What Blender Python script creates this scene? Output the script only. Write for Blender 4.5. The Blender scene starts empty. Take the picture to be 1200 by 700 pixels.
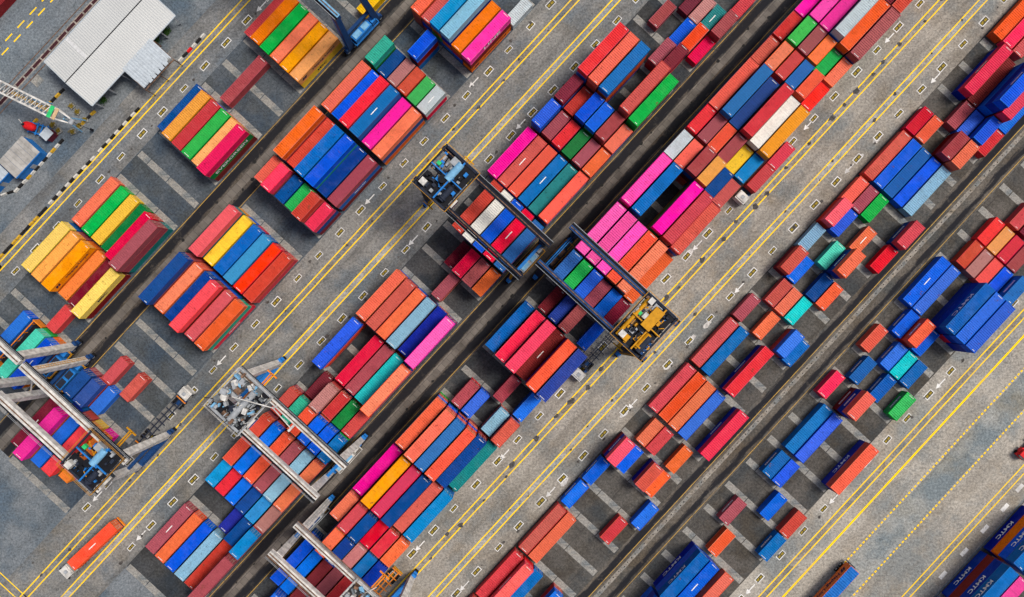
import bpy, bmesh, math, random
from mathutils import Vector, Matrix
random.seed(7)
sc = bpy.context.scene
COL = sc.collection
# ---------------------------------------------------------------- camera, sky, sun, exposure
CAMH = 172.0
G = 5.53                       # photograph pixels per metre on the ground
cam_d = bpy.data.cameras.new('camera'); cam = bpy.data.objects.new('camera', cam_d); COL.objects.link(cam)
cam.location = (0, 0, CAMH); cam.rotation_euler = (0, 0, 0)
cam_d.sensor_width = 36.0; cam_d.lens = 36.0 * CAMH / (1200.0 / G); cam_d.clip_end = 3000
sc.camera = cam
SUN_EL, SUN_AZ = math.radians(61), math.radians(20)      # azimuth counter-clockwise from +x (towards the upper right)
w = bpy.data.worlds.new('World'); sc.world = w; w.use_nodes = True
nt = w.node_tree; bg = nt.nodes['Background']
sky = nt.nodes.new('ShaderNodeTexSky'); sky.sky_type = 'NISHITA'; sky.sun_disc = False
sky.sun_elevation = SUN_EL; sky.sun_rotation = math.pi/2 - SUN_AZ
sky.air_density = 1.0; sky.dust_density = 5.0; sky.ozone_density = 0.6
nt.links.new(sky.outputs[0], bg.inputs[0]); bg.inputs[1].default_value = 0.055
sd = bpy.data.lights.new('sun', 'SUN'); sun = bpy.data.objects.new('sun', sd); COL.objects.link(sun)
sd.energy = 1.5; sd.angle = math.radians(16); sd.color = (1.0, 0.94, 0.86)
d = Vector((math.cos(SUN_EL)*math.cos(SUN_AZ), math.cos(SUN_EL)*math.sin(SUN_AZ), math.sin(SUN_EL)))
sun.rotation_euler = d.to_track_quat('Z', 'Y').to_euler(); sun.location = d*300
vs = sc.view_settings
vs.view_transform = 'Standard'; vs.look = 'None'; vs.exposure = 1.05; vs.gamma = 1.0; vs.use_curve_mapping = False

# ---------------------------------------------------------------- yard frame: u runs along the rows (north-east), v across them
TH = math.radians(47.3); CT, ST = math.cos(TH), math.sin(TH)
def W(u, v, z=0.0):            # yard metres -> world
    return Vector((u*CT + v*ST, u*ST - v*CT, z))
def PX(x, y, z=0.0):           # photo point on a plane of height z -> yard metres (u, v)
    k = (CAMH - z)/CAMH/G
    X, Y = (x-600)*k, (y-350)*k
    return X*CT - Y*ST, X*ST + Y*CT
ROW0 = dict(A=-429.0, B=-297.5, C=-110.5, D=19.7, E=206.5, F=338.7, G=610.0)
RP = 15.35
def slot_u(s): return (30 + 36.5*s)/G
def row_v(b, r): return (ROW0[b] + RP*r)/G

# ---------------------------------------------------------------- helpers
def srgb(r, g, b):
    f = lambda c: (c/12.92 if c <= .04045 else ((c+.055)/1.055)**2.4)
    return (f(r/255), f(g/255), f(b/255), 1.0)
def tag(o, label=None, cat=None, group=None, kind=None):
    if label: o['label'] = label
    if cat: o['category'] = cat
    if group: o['group'] = group
    if kind: o['kind'] = kind
    return o
class MB:
    """collects boxes, tubes and sheets, becomes one mesh"""
    def __init__(s): s.v = []; s.f = []; s.m = []
    def quad(s, pts, mi=0):
        n = len(s.v); s.v += [tuple(p) for p in pts]; s.f.append(tuple(range(n, n+len(pts)))); s.m.append(mi); return s
    def box(s, x0, x1, y0, y1, z0, z1, mi=0, M=None):
        n = len(s.v)
        P = [(x, y, z) for z in (z0, z1) for (x, y) in ((x0,y0),(x1,y0),(x1,y1),(x0,y1))]
        if M is not None: P = [tuple(M @ Vector(p)) for p in P]
        s.v += P
        for q in ((3,2,1,0),(4,5,6,7),(0,1,5,4),(1,2,6,5),(2,3,7,6),(3,0,4,7)):
            s.f.append(tuple(n+i for i in q)); s.m.append(mi)
        return s
    def beam(s, a, b, wd, ht, mi=0, up=(0,0,1), w2=None, h2=None):
        """rectangular bar from a to b, tapering to w2 x h2"""
        a, b = Vector(a), Vector(b); d = (b-a).normalized(); up = Vector(up)
        if abs(d.dot(up)) > .98: up = Vector((1,0,0))
        sx = d.cross(up).normalized(); sz = sx.cross(d)
        w2 = w2 or wd; h2 = h2 or ht
        n = len(s.v)
        for p, ww, hh in ((a,wd,ht),(b,w2,h2)):
            for i, j in ((-1,-1),(1,-1),(1,1),(-1,1)): s.v.append(tuple(p + sx*i*ww/2 + sz*j*hh/2))
        for q in ((3,2,1,0),(4,5,6,7),(0,1,5,4),(1,2,6,5),(2,3,7,6),(3,0,4,7)):
            s.f.append(tuple(n+i for i in q)); s.m.append(mi)
        return s
    def tube(s, a, b, r, n=8, mi=0, r2=None):
        a, b = Vector(a), Vector(b); d = (b-a).normalized()
        up = Vector((0,0,1)) if abs(d.z) < .95 else Vector((1,0,0))
        sx = d.cross(up).normalized(); sy = sx.cross(d); r2 = r if r2 is None else r2
        k = len(s.v)
        for p, rr in ((a,r),(b,r2)):
            for i in range(n):
                t = 2*math.pi*i/n; s.v.append(tuple(p + sx*math.cos(t)*rr + sy*math.sin(t)*rr))
        for i in range(n):
            j = (i+1) % n; s.f.append((k+i, k+j, k+n+j, k+n+i)); s.m.append(mi)
        s.f.append(tuple(k+n-1-i for i in range(n))); s.m.append(mi)
        s.f.append(tuple(k+n+i for i in range(n))); s.m.append(mi)
        return s
    def mesh(s, name, mats):
        me = bpy.data.meshes.new(name); me.from_pydata(s.v, [], s.f)
        for m in (mats if isinstance(mats, (list,tuple)) else [mats]): me.materials.append(m)
        if any(s.m): me.polygons.foreach_set('material_index', s.m)
        bm = bmesh.new(); bm.from_mesh(me); bmesh.ops.recalc_face_normals(bm, faces=bm.faces); bm.to_mesh(me); bm.free()
        me.update(); return me
    def build(s, name, mats, parent=None, loc=None, rz=None, color=None):
        return link(name, s.mesh(name, mats), parent, loc, rz, color)
def link(name, me, parent=None, loc=None, rz=None, color=None):
    o = bpy.data.objects.new(name, me); COL.objects.link(o)
    if parent: o.parent = parent
    if loc is not None: o.location = loc
    if rz is not None: o.rotation_euler = (0, 0, rz)
    if color: o.color = color
    return o
def empty(name, loc, rz=TH):
    o = bpy.data.objects.new(name, None); COL.objects.link(o); o.location = loc; o.rotation_euler = (0,0,rz); o.empty_display_size = .5
    return o

# ---------------------------------------------------------------- materials
def nodes(name):
    m = bpy.data.materials.new(name); m.use_nodes = True; t = m.node_tree
    return m, t, t.nodes['Principled BSDF'], t.nodes.new, t.links.new
def mathn(t, op, a, b=None, c=None):
    n = t.nodes.new('ShaderNodeMath'); n.operation = op
    for i, x in enumerate((a, b, c)):
        if x is None: continue
        if isinstance(x, (int, float)): n.inputs[i].default_value = x
        else: t.links.new(x, n.inputs[i])
    return n.outputs[0]
def mixc(t, f, a, b, mode='MIX'):
    n = t.nodes.new('ShaderNodeMix'); n.data_type = 'RGBA'; n.blend_type = mode
    for s, x in ((n.inputs[0], f), (n.inputs[6], a), (n.inputs[7], b)):
        if isinstance(x, (int, float)): s.default_value = x
        elif isinstance(x, tuple): s.default_value = x if len(x) == 4 else (*x, 1)
        else: t.links.new(x, s)
    return n.outputs[2]
def noise(t, vec, scale, detail=3, rough=.55):
    n = t.nodes.new('ShaderNodeTexNoise'); n.inputs['Scale'].default_value = scale
    n.inputs['Detail'].default_value = detail; n.inputs['Roughness'].default_value = rough
    if vec is not None: t.links.new(vec, n.inputs['Vector'])
    return n.outputs['Fac']
def ramp(t, fac, a, b):
    n = t.nodes.new('ShaderNodeMapRange'); n.inputs[1].default_value = a; n.inputs[2].default_value = b
    t.links.new(fac, n.inputs[0]); return n.outputs[0]
def plain(name, col, rough=.6, metal=0.0, var=.12, scale=1.5, em=None):
    m, t, p, N, L = nodes(name)
    tc = N('ShaderNodeTexCoord')
    f = noise(t, tc.outputs['Object'], scale, 4)
    c2 = tuple(x*(1-2*var) for x in col[:3]); c3 = tuple(min(1, x*(1+var)) for x in col[:3])
    L(mixc(t, ramp(t, f, .3, .7), c2, c3), p.inputs['Base Color'])
    p.inputs['Specular IOR Level'].default_value = .08 if rough > .2 else .5; p.inputs['Roughness'].default_value = rough; p.inputs['Metallic'].default_value = metal
    return m
def yard_uv(t, v):
    mp = t.nodes.new('ShaderNodeMapping'); mp.inputs['Rotation'].default_value = (0,0,-TH); t.links.new(v, mp.inputs[0])
    sx = t.nodes.new('ShaderNodeSeparateXYZ'); t.links.new(mp.outputs[0], sx.inputs[0])
    return mp.outputs[0], sx.outputs[0], mathn(t, 'MULTIPLY', sx.outputs[1], -1.0)
def pavement(name, col, tint, big=.05, spot=.5, crack=.25, stain=.5, joint=0.0, tracks=()):
    """worn concrete or asphalt: brown and blue-grey patches, grit, oil spots, tyre streaks, cracks, slab joints.
    tracks: (v in metres, half width) of wheel paths blackened by rubber, with ragged edges"""
    m, t, p, N, L = nodes(name)
    tc = N('ShaderNodeTexCoord'); v = tc.outputs['Object']
    uv, uu, vv = yard_uv(t, v)
    st = N('ShaderNodeMapping'); st.inputs['Scale'].default_value = (.14, 1, 1); L(uv, st.inputs[0])
    k = lambda f, g=None, h=None: (min(1, col[0]*f), min(1, col[1]*(g or f)), min(1, col[2]*(h or f)))
    c = mixc(t, ramp(t, noise(t, v, big, 6, .65), .36, .62), col, tint)
    c = mixc(t, mathn(t, 'MULTIPLY', ramp(t, noise(t, v, big*1.3+.01, 5, .6), .47, .62), .9), c, k(.84,.77,.67))       # brown
    c = mixc(t, mathn(t, 'MULTIPLY', ramp(t, noise(t, v, big*1.1+.017, 5, .6), .48, .62), .9), c, k(.66,.77,.88))      # blue-grey
    c = mixc(t, mathn(t, 'MULTIPLY', ramp(t, noise(t, v, big*2.3, 6, .7), .56, .66), .5), c, k(1.4,1.36,1.3))           # rubbed pale
    c = mixc(t, mathn(t, 'MULTIPLY', ramp(t, noise(t, st.outputs[0], .30, 6, .7), .47, .68), stain), c, k(.5,.48,.46))  # tyre streaks
    g = ramp(t, noise(t, v, .9, 8, .82), .30, .72)
    c = mixc(t, .40, c, mixc(t, 1.0, c, mixc(t, g, (.35,.35,.35), (1,1,1)), 'MULTIPLY'))
    fine = ramp(t, noise(t, v, 2.1, 6, .88), .34, .66)
    c = mixc(t, 1.0, c, mixc(t, fine, (.40,.40,.40), (1.66,1.64,1.6)), 'MULTIPLY')
    sp = ramp(t, noise(t, v, .38, 8, .8), .60, .68)
    c = mixc(t, mathn(t, 'MULTIPLY', sp, spot), c, k(.28))
    vo = N('ShaderNodeTexVoronoi'); vo.feature = 'DISTANCE_TO_EDGE'; vo.inputs['Scale'].default_value = .05
    nn = N('ShaderNodeTexNoise'); nn.inputs['Scale'].default_value = .35; nn.inputs['Detail'].default_value = 5; L(v, nn.inputs['Vector'])
    s9 = N('ShaderNodeVectorMath'); s9.operation = 'SCALE'; s9.inputs[3].default_value = 9.0; L(nn.outputs['Color'], s9.inputs[0])
    ns = N('ShaderNodeVectorMath'); ns.operation = 'ADD'; L(v, ns.inputs[0]); L(s9.outputs[0], ns.inputs[1]); L(ns.outputs[0], vo.inputs['Vector'])
    ck = mathn(t, 'MULTIPLY', ramp(t, vo.outputs['Distance'], .006, .002), ramp(t, noise(t, v, .06, 3, .6), .45, .55))
    c = mixc(t, mathn(t, 'MULTIPLY', ck, crack), c, k(.35))
    if joint:
        for ax, pitch in ((uu, 6.6), (vv, 5.53)):
            f = mathn(t, 'PINGPONG', ax, pitch/2)
            c = mixc(t, mathn(t, 'MULTIPLY', ramp(t, f, .09, .03), mathn(t, 'MULTIPLY', ramp(t, noise(t, v, .25, 3, .6), .35, .6), joint)), c, k(.45))
    for (tv, hw) in tracks:
        wob = mathn(t, 'MULTIPLY', mathn(t, 'SUBTRACT', noise(t, st.outputs[0], .9, 6, .75), .5), 2.6)
        dd = mathn(t, 'ABSOLUTE', mathn(t, 'SUBTRACT', vv, tv))
        f = ramp(t, mathn(t, 'ADD', dd, wob), hw+.12, hw-.22)
        f = mathn(t, 'MULTIPLY', f, ramp(t, noise(t, v, .35, 6, .75), .25, .42))
        c = mixc(t, mathn(t, 'MULTIPLY', f, .94), c, (.012,.013,.017))
    L(c, p.inputs['Base Color']); p.inputs['Roughness'].default_value = .9; p.inputs['Specular IOR Level'].default_value = .1
    bp = N('ShaderNodeBump'); bp.inputs['Strength'].default_value = .25; bp.inputs['Distance'].default_value = .03
    L(g, bp.inputs['Height']); L(bp.outputs[0], p.inputs['Normal'])
    return m
def worn(name, col, under, amount=.5, scale=1.6):
    """road paint rubbed through in flecks and along its length"""
    m, t, p, N, L = nodes(name)
    tc = N('ShaderNodeTexCoord'); ge = N('ShaderNodeNewGeometry'); v = ge.outputs['Position']
    f = ramp(t, noise(t, v, scale, 6, .78), .62-.12*amount, .70-.08*amount)
    f2 = ramp(t, noise(t, v, .09, 4, .6), .52, .70)
    c = mixc(t, ramp(t, noise(t, v, .5, 4), .3, .7), tuple(x*.88 for x in col), col)
    c = mixc(t, mathn(t, 'MAXIMUM', mathn(t, 'MULTIPLY', f, .9), mathn(t, 'MULTIPLY', f2, amount)), c, under)
    L(c, p.inputs['Base Color']); p.inputs['Roughness'].default_value = .8; p.inputs['Specular IOR Level'].default_value = .1
    return m
def container_paint():
    m, t, p, N, L = nodes('container_paint')
    tc = N('ShaderNodeTexCoord'); oi = N('ShaderNodeObjectInfo')
    off = N('ShaderNodeVectorMath'); off.operation = 'ADD'
    mul = mathn(t, 'MULTIPLY', oi.outputs['Random'], 400.0)
    cb = N('ShaderNodeCombineXYZ'); L(mul, cb.inputs[0]); L(mul, cb.inputs[1])
    L(tc.outputs['Object'], off.inputs[0]); L(cb.outputs[0], off.inputs[1]); v = off.outputs[0]
    base = oi.outputs['Color']
    r2 = mathn(t, 'FRACT', mathn(t, 'MULTIPLY', oi.outputs['Random'], 17.3))
    r3 = mathn(t, 'FRACT', mathn(t, 'MULTIPLY', oi.outputs['Random'], 71.9))
    r4 = mathn(t, 'FRACT', mathn(t, 'MULTIPLY', oi.outputs['Random'], 137.7))
    hs = N('ShaderNodeHueSaturation'); L(base, hs.inputs['Color'])
    L(mathn(t, 'ADD', mathn(t, 'MULTIPLY', r2, .020), .490), hs.inputs['Hue'])
    L(mathn(t, 'ADD', mathn(t, 'MULTIPLY', r3, .16), .93), hs.inputs['Saturation'])
    L(mathn(t, 'ADD', mathn(t, 'MULTIPLY', r4, .28), .80), hs.inputs['Value'])
    c = hs.outputs[0]
    hv = N('ShaderNodeSeparateColor'); hv.mode = 'HSV'; L(base, hv.inputs[0])
    keep = ramp(t, hv.outputs[1], .02, .30)          # plain white boxes stay nearly clean
    keep = mathn(t, 'ADD', mathn(t, 'MULTIPLY', keep, .85), .15)
    # chalky fading in broad patches
    fade = ramp(t, noise(t, v, .45, 5, .65), .46, .74)
    lt = mixc(t, .09, mixc(t, 1.0, c, (1.22, 1.22, 1.22), 'MULTIPLY'), (.6, .52, .46))
    c = mixc(t, mathn(t, 'MULTIPLY', fade, mathn(t, 'MULTIPLY', r3, .55)), c, lt)
    dk = ramp(t, noise(t, v, .33, 4, .6), .50, .74)
    c = mixc(t, mathn(t, 'MULTIPLY', dk, mathn(t, 'MULTIPLY', r4, .55)), c, mixc(t, 1.0, c, (.62, .55, .52), 'MULTIPLY'))
    # random darker streaks stretched across the roof
    mp = N('ShaderNodeMapping'); mp.inputs['Scale'].default_value = (2.4, .16, .5); L(v, mp.inputs[0])
    st = ramp(t, noise(t, mp.outputs[0], 1.0, 5, .7), .48, .72)
    c = mixc(t, mathn(t, 'MULTIPLY', st, mathn(t, 'MULTIPLY', r2, .38)), c, mixc(t, 1.0, c, (.52, .46, .44), 'MULTIPLY'))
    # scratches and grime spots
    sp = ramp(t, noise(t, v, 1.5, 7, .82), .585, .63)
    c = mixc(t, mathn(t, 'MULTIPLY', mathn(t, 'MULTIPLY', sp, keep), mathn(t, 'MULTIPLY', ramp(t, r4, .1, .55), .85)), c, mixc(t, 1.0, c, (.25, .19, .18), 'MULTIPLY'))
    # rust
    ru = ramp(t, noise(t, v, .7, 7, .75), .625, .69)
    c = mixc(t, mathn(t, 'MULTIPLY', mathn(t, 'MULTIPLY', ru, keep), mathn(t, 'MULTIPLY', mathn(t, 'GREATER_THAN', r2, .42), .85)), c, (.15, .05, .028))
    # scuffed pale scrapes
    sc2 = ramp(t, noise(t, v, .95, 7, .8), .70, .73)
    c = mixc(t, mathn(t, 'MULTIPLY', sc2, mathn(t, 'MULTIPLY', mathn(t, 'GREATER_THAN', r3, .5), .6)), c, (.55, .52, .48))
    gr = noise(t, v, 2.6, 6, .85)
    c = mixc(t, 1.0, c, mixc(t, ramp(t, gr, .32, .66), (.76,.74,.74), (1.10,1.09,1.08)), 'MULTIPLY')
    L(c, p.inputs['Base Color']); p.inputs['Roughness'].default_value = .6
    p.inputs['Specular IOR Level'].default_value = .07
    return m
def attr_paint():
    m, t, p, N, L = nodes('stacked_paint')
    a = N('ShaderNodeAttribute'); a.attribute_name = 'Col'; tc = N('ShaderNodeTexCoord')
    f = noise(t, tc.outputs['Object'], .9, 5, .7)
    L(mixc(t, ramp(t, f, .45, .8), a.outputs['Color'], mixc(t, 1.0, a.outputs['Color'], (.5,.42,.4), 'MULTIPLY')), p.inputs['Base Color'])
    p.inputs['Roughness'].default_value = .6
    return m
M = {}
M['paint'] = container_paint(); M['attr'] = attr_paint()
M['white_mark'] = plain('white_marking', (.78,.78,.76), .6, var=.2, scale=3)
M['road_white'] = worn('worn_white_road_paint', (.70,.70,.68), (.24,.23,.22), .75, 1.8)
M['yellow_mark'] = worn('worn_yellow_road_paint', (.93,.60,.002), (.28,.24,.16), .42, 1.2)
M['faint_yellow'] = worn('thin_worn_yellow_paint', (.50,.31,.06), (.10,.09,.08), .8, .8)
M['dark_letter'] = plain('dark_lettering', (.01,.012,.06), .6)
M['white_letter'] = plain('white_lettering', (.8,.8,.8), .6)
M['black'] = plain('black_steel', (.011,.012,.016), .6)
M['dark_steel'] = plain('dark_steel', (.022,.028,.045), .6)
M['black_navy'] = plain('black_navy_steel', (.009,.013,.026), .6)
M['navy_steel'] = plain('navy_steel', (.012,.045,.14), .45)
M['blue_steel'] = plain('blue_steel', (.02,.17,.50), .45)
M['pale_blue_steel'] = plain('pale_blue_steel', (.16,.36,.55), .45)
M['white_steel'] = plain('white_steel', (.56,.55,.52), .45, var=.22, scale=.9)
M['dull_steel'] = plain('dull_steel', (.13,.145,.155), .6, var=.3)
M['grey_steel'] = plain('grey_steel', (.30,.32,.34), .45)
M['rust_steel'] = plain('rusty_rail_steel', (.17,.10,.065), .7, var=.35)
M['yellow_steel'] = plain('yellow_steel', (.50,.235,.01), .45)
M['orange_steel'] = plain('orange_steel', (.72,.22,.02), .45)
M['red_steel'] = plain('red_steel', (.62,.015,.02), .4)
M['green_steel'] = plain('green_steel', (.03,.45,.14), .5)
M['tyre'] = plain('tyre_rubber', (.012,.012,.012), .85)
M['glass'] = plain('cab_glass', (.02,.03,.045), .12)
M['concrete'] = pavement('beam_concrete', (.25,.25,.24), (.32,.31,.285), .3, .7, 0, .3)
M['white_roof'] = plain('white_roof_sheet', (.46,.475,.47), .5, var=.03, scale=.12)
M['grey_roof'] = plain('grey_roof_sheet', (.36,.35,.33), .5, var=.2, scale=.5)
M['pale_roof'] = plain('pale_blue_roof_sheet', (.40,.45,.49), .5, var=.08)
M['leaf'] = plain('leaf', (.04,.10,.02), .6, var=.3, scale=4)
M['barrier_black'] = plain('barrier_black', (.02,.02,.02), .8)
M['barrier_yellow'] = plain('barrier_yellow', (.55,.33,.03), .8, var=.2)
M['barrier_white'] = plain('barrier_white', (.55,.54,.50), .8, var=.2)
M['tarp'] = plain('blue_tarpaulin', (.01,.12,.42), .55, var=.18, scale=1.2)
M['trench'] = plain('trench_maroon', (.05,.018,.022), .9)  # dark maroon of the segments along the cable trench
# ---------------------------------------------------------------- the ground
def sheet(name, u0, u1, v0, v1, z, mat, parent=None, kind='structure', seg=1):
    """a flat strip in yard metres"""
    b = MB(); b.quad([W(u0,v0,z), W(u0,v1,z), W(u1,v1,z), W(u1,v0,z)])
    o = b.build(name, mat, parent)
    if not parent: o['kind'] = kind
    return o
UMIN, UMAX = -536.5/G, 760/G
gm = pavement('ground_asphalt', (.13,.16,.19), (.18,.198,.215), .035, .55, .3, .45)
g = MB(); g.quad([(-900,-900,0),(900,-900,0),(900,900,0),(-900,900,0)]); ground = g.build('ground', gm); ground['kind'] = 'structure'
m_road_a = pavement('road_grey', (.175,.185,.195), (.23,.23,.225), .05, .5, .4, .75)
m_road_b = pavement('road_mid', (.185,.19,.192), (.24,.235,.222), .05, .55, .4, .72)
m_road_d = pavement('road_warm', (.26,.244,.22), (.33,.31,.275), .05, .55, .4, .62)
m_road_f = pavement('road_pale', (.31,.292,.262), (.38,.36,.32), .045, .6, .6, .5)
m_pad_l = pavement('pad_asphalt_blue', (.068,.085,.105), (.10,.115,.13), .09, .45, .2, .4, .7)
m_pad_c = pavement('pad_asphalt_shaded', (.045,.05,.056), (.075,.077,.08), .09, .45, .2, .4, .7)  # shade between the tall stacks is partly put into this asphalt colour
m_pad_r = pavement('pad_asphalt_grey', (.072,.070,.067), (.11,.104,.095), .09, .6, .3, .4, .7)
m_pave = None
def paver_mat():
    m, t, p, N, L = nodes('paver_concrete')
    tc = N('ShaderNodeTexCoord'); mp = N('ShaderNodeMapping'); mp.inputs['Rotation'].default_value = (0,0,-TH); L(tc.outputs['Object'], mp.inputs[0])
    br = N('ShaderNodeTexBrick'); br.inputs['Scale'].default_value = 1.0; br.inputs['Brick Width'].default_value = 1.5; br.inputs['Row Height'].default_value = 1.7
    br.inputs['Mortar Size'].default_value = .045; br.inputs['Color1'].default_value = (.165,.147,.128,1); br.inputs['Color2'].default_value = (.12,.107,.094,1); br.inputs['Mortar'].default_value = (.07,.065,.06,1)
    L(mp.outputs[0], br.inputs['Vector'])
    f = noise(t, tc.outputs['Object'], .25, 5, .65)
    c = mixc(t, ramp(t, f, .42, .75), br.outputs['Color'], mixc(t, 1.0, br.outputs['Color'], (.4,.38,.36), 'MULTIPLY'))
    L(c, p.inputs['Base Color']); p.inputs['Roughness'].default_value = .9
    return m
m_pave = paver_mat()
def road(v0, v1, mat, u0=-900/G, u1=900/G): return sheet('road', u0, u1, v0/G, v1/G, .004, mat)
roads = {'A': road(-492, -438, m_road_a), 'B': road(-212, -119, m_road_b), 'D': road(105, 198.5, m_road_d), 'F': road(424, 600, m_road_f)}
pads = {}
for b in 'ABCDEFG':
    lo = ROW0[b]-8.6; hi = ROW0[b]+5*RP+8.6
    if b == 'G': lo, hi = 602, 720
    pads[b] = sheet('pavement', UMIN, UMAX, lo/G, hi/G, .008, m_pad_l if b in 'AB' else (m_pad_c if b in 'CD' else m_pad_r))
runs = []
m_pave_r = pavement('pale_kerb_strip', (.24,.224,.20), (.30,.28,.25), .3, .6, 0, .4)
for (va, vb) in ((-336, -313), (-17, 3), (299.5, 322)):
    east = va > 100
    wide = ((va-.6)/G, .78), ((vb+.2)/G, .62)
    if not east: wide = ((va-.4)/G, .95), ((vb+.4)/G, .85)
    m_run = pavement('runway_%d' % va, (.105,.095,.083) if east else (.088,.077,.067), (.145,.132,.115) if east else (.125,.11,.095), .08, .6, .3, .6, 0, wide)
    r = sheet('crane_runway', UMIN, UMAX, (va-8)/G, (vb+8)/G, .006, m_run); runs.append(r)
    mid = (va+vb)/2-(1.5 if east else 0)
    sheet('paver_strip', UMIN, UMAX, (mid-(2.4 if east else 4.6))/G, (mid+(2.4 if east else 4.4))/G, .010, m_pave_r if east else m_pave, r)
    sheet('edge_line', UMIN, UMAX, (va+(3.3 if east else -6.6))/G, (va+(4.0 if east else -6.0))/G, .014, M['faint_yellow'], r)
    sheet('edge_line', UMIN, UMAX, (vb+5.6)/G, (vb+6.2)/G, .014, M['faint_yellow'], r)
    b_ = MB(); u = -480/G                                  # drain slots and wear holes along the strip: countless
    while u < 640/G:
        u += random.uniform(1.0, 1.7) if east else random.uniform(2, 6)
        c = W(u, mid/G)
        if abs(c.x) > 112 or abs(c.y) > 66: continue
        q = .13 if east else random.uniform(.15,.4); v_ = mid/G+random.uniform(-.12,.12)
        if not east: v_ = (random.choice((va+4.5, vb-4.2)))/G+random.uniform(-.3,.3)
        b_.quad([W(u+math.cos(2*math.pi*i/7)*q*random.uniform(.7,1.8), v_+math.sin(2*math.pi*i/7)*q*random.uniform(.7,1.2), .0125) for i in range(7)])
    o = b_.build('wear_marks', M['barrier_black'], r); o['kind'] = 'stuff'
# concrete beams that carry the container corners, three or four pieces across each bay line
def slot_used():
    used = {}
    for (b, s, du, st) in BAYS:
        for e in st:
            for q in ([s] if s == int(s) else [s-.5, s+.5]): used[(b, int(q), e[0])] = 1
    return used
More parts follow.
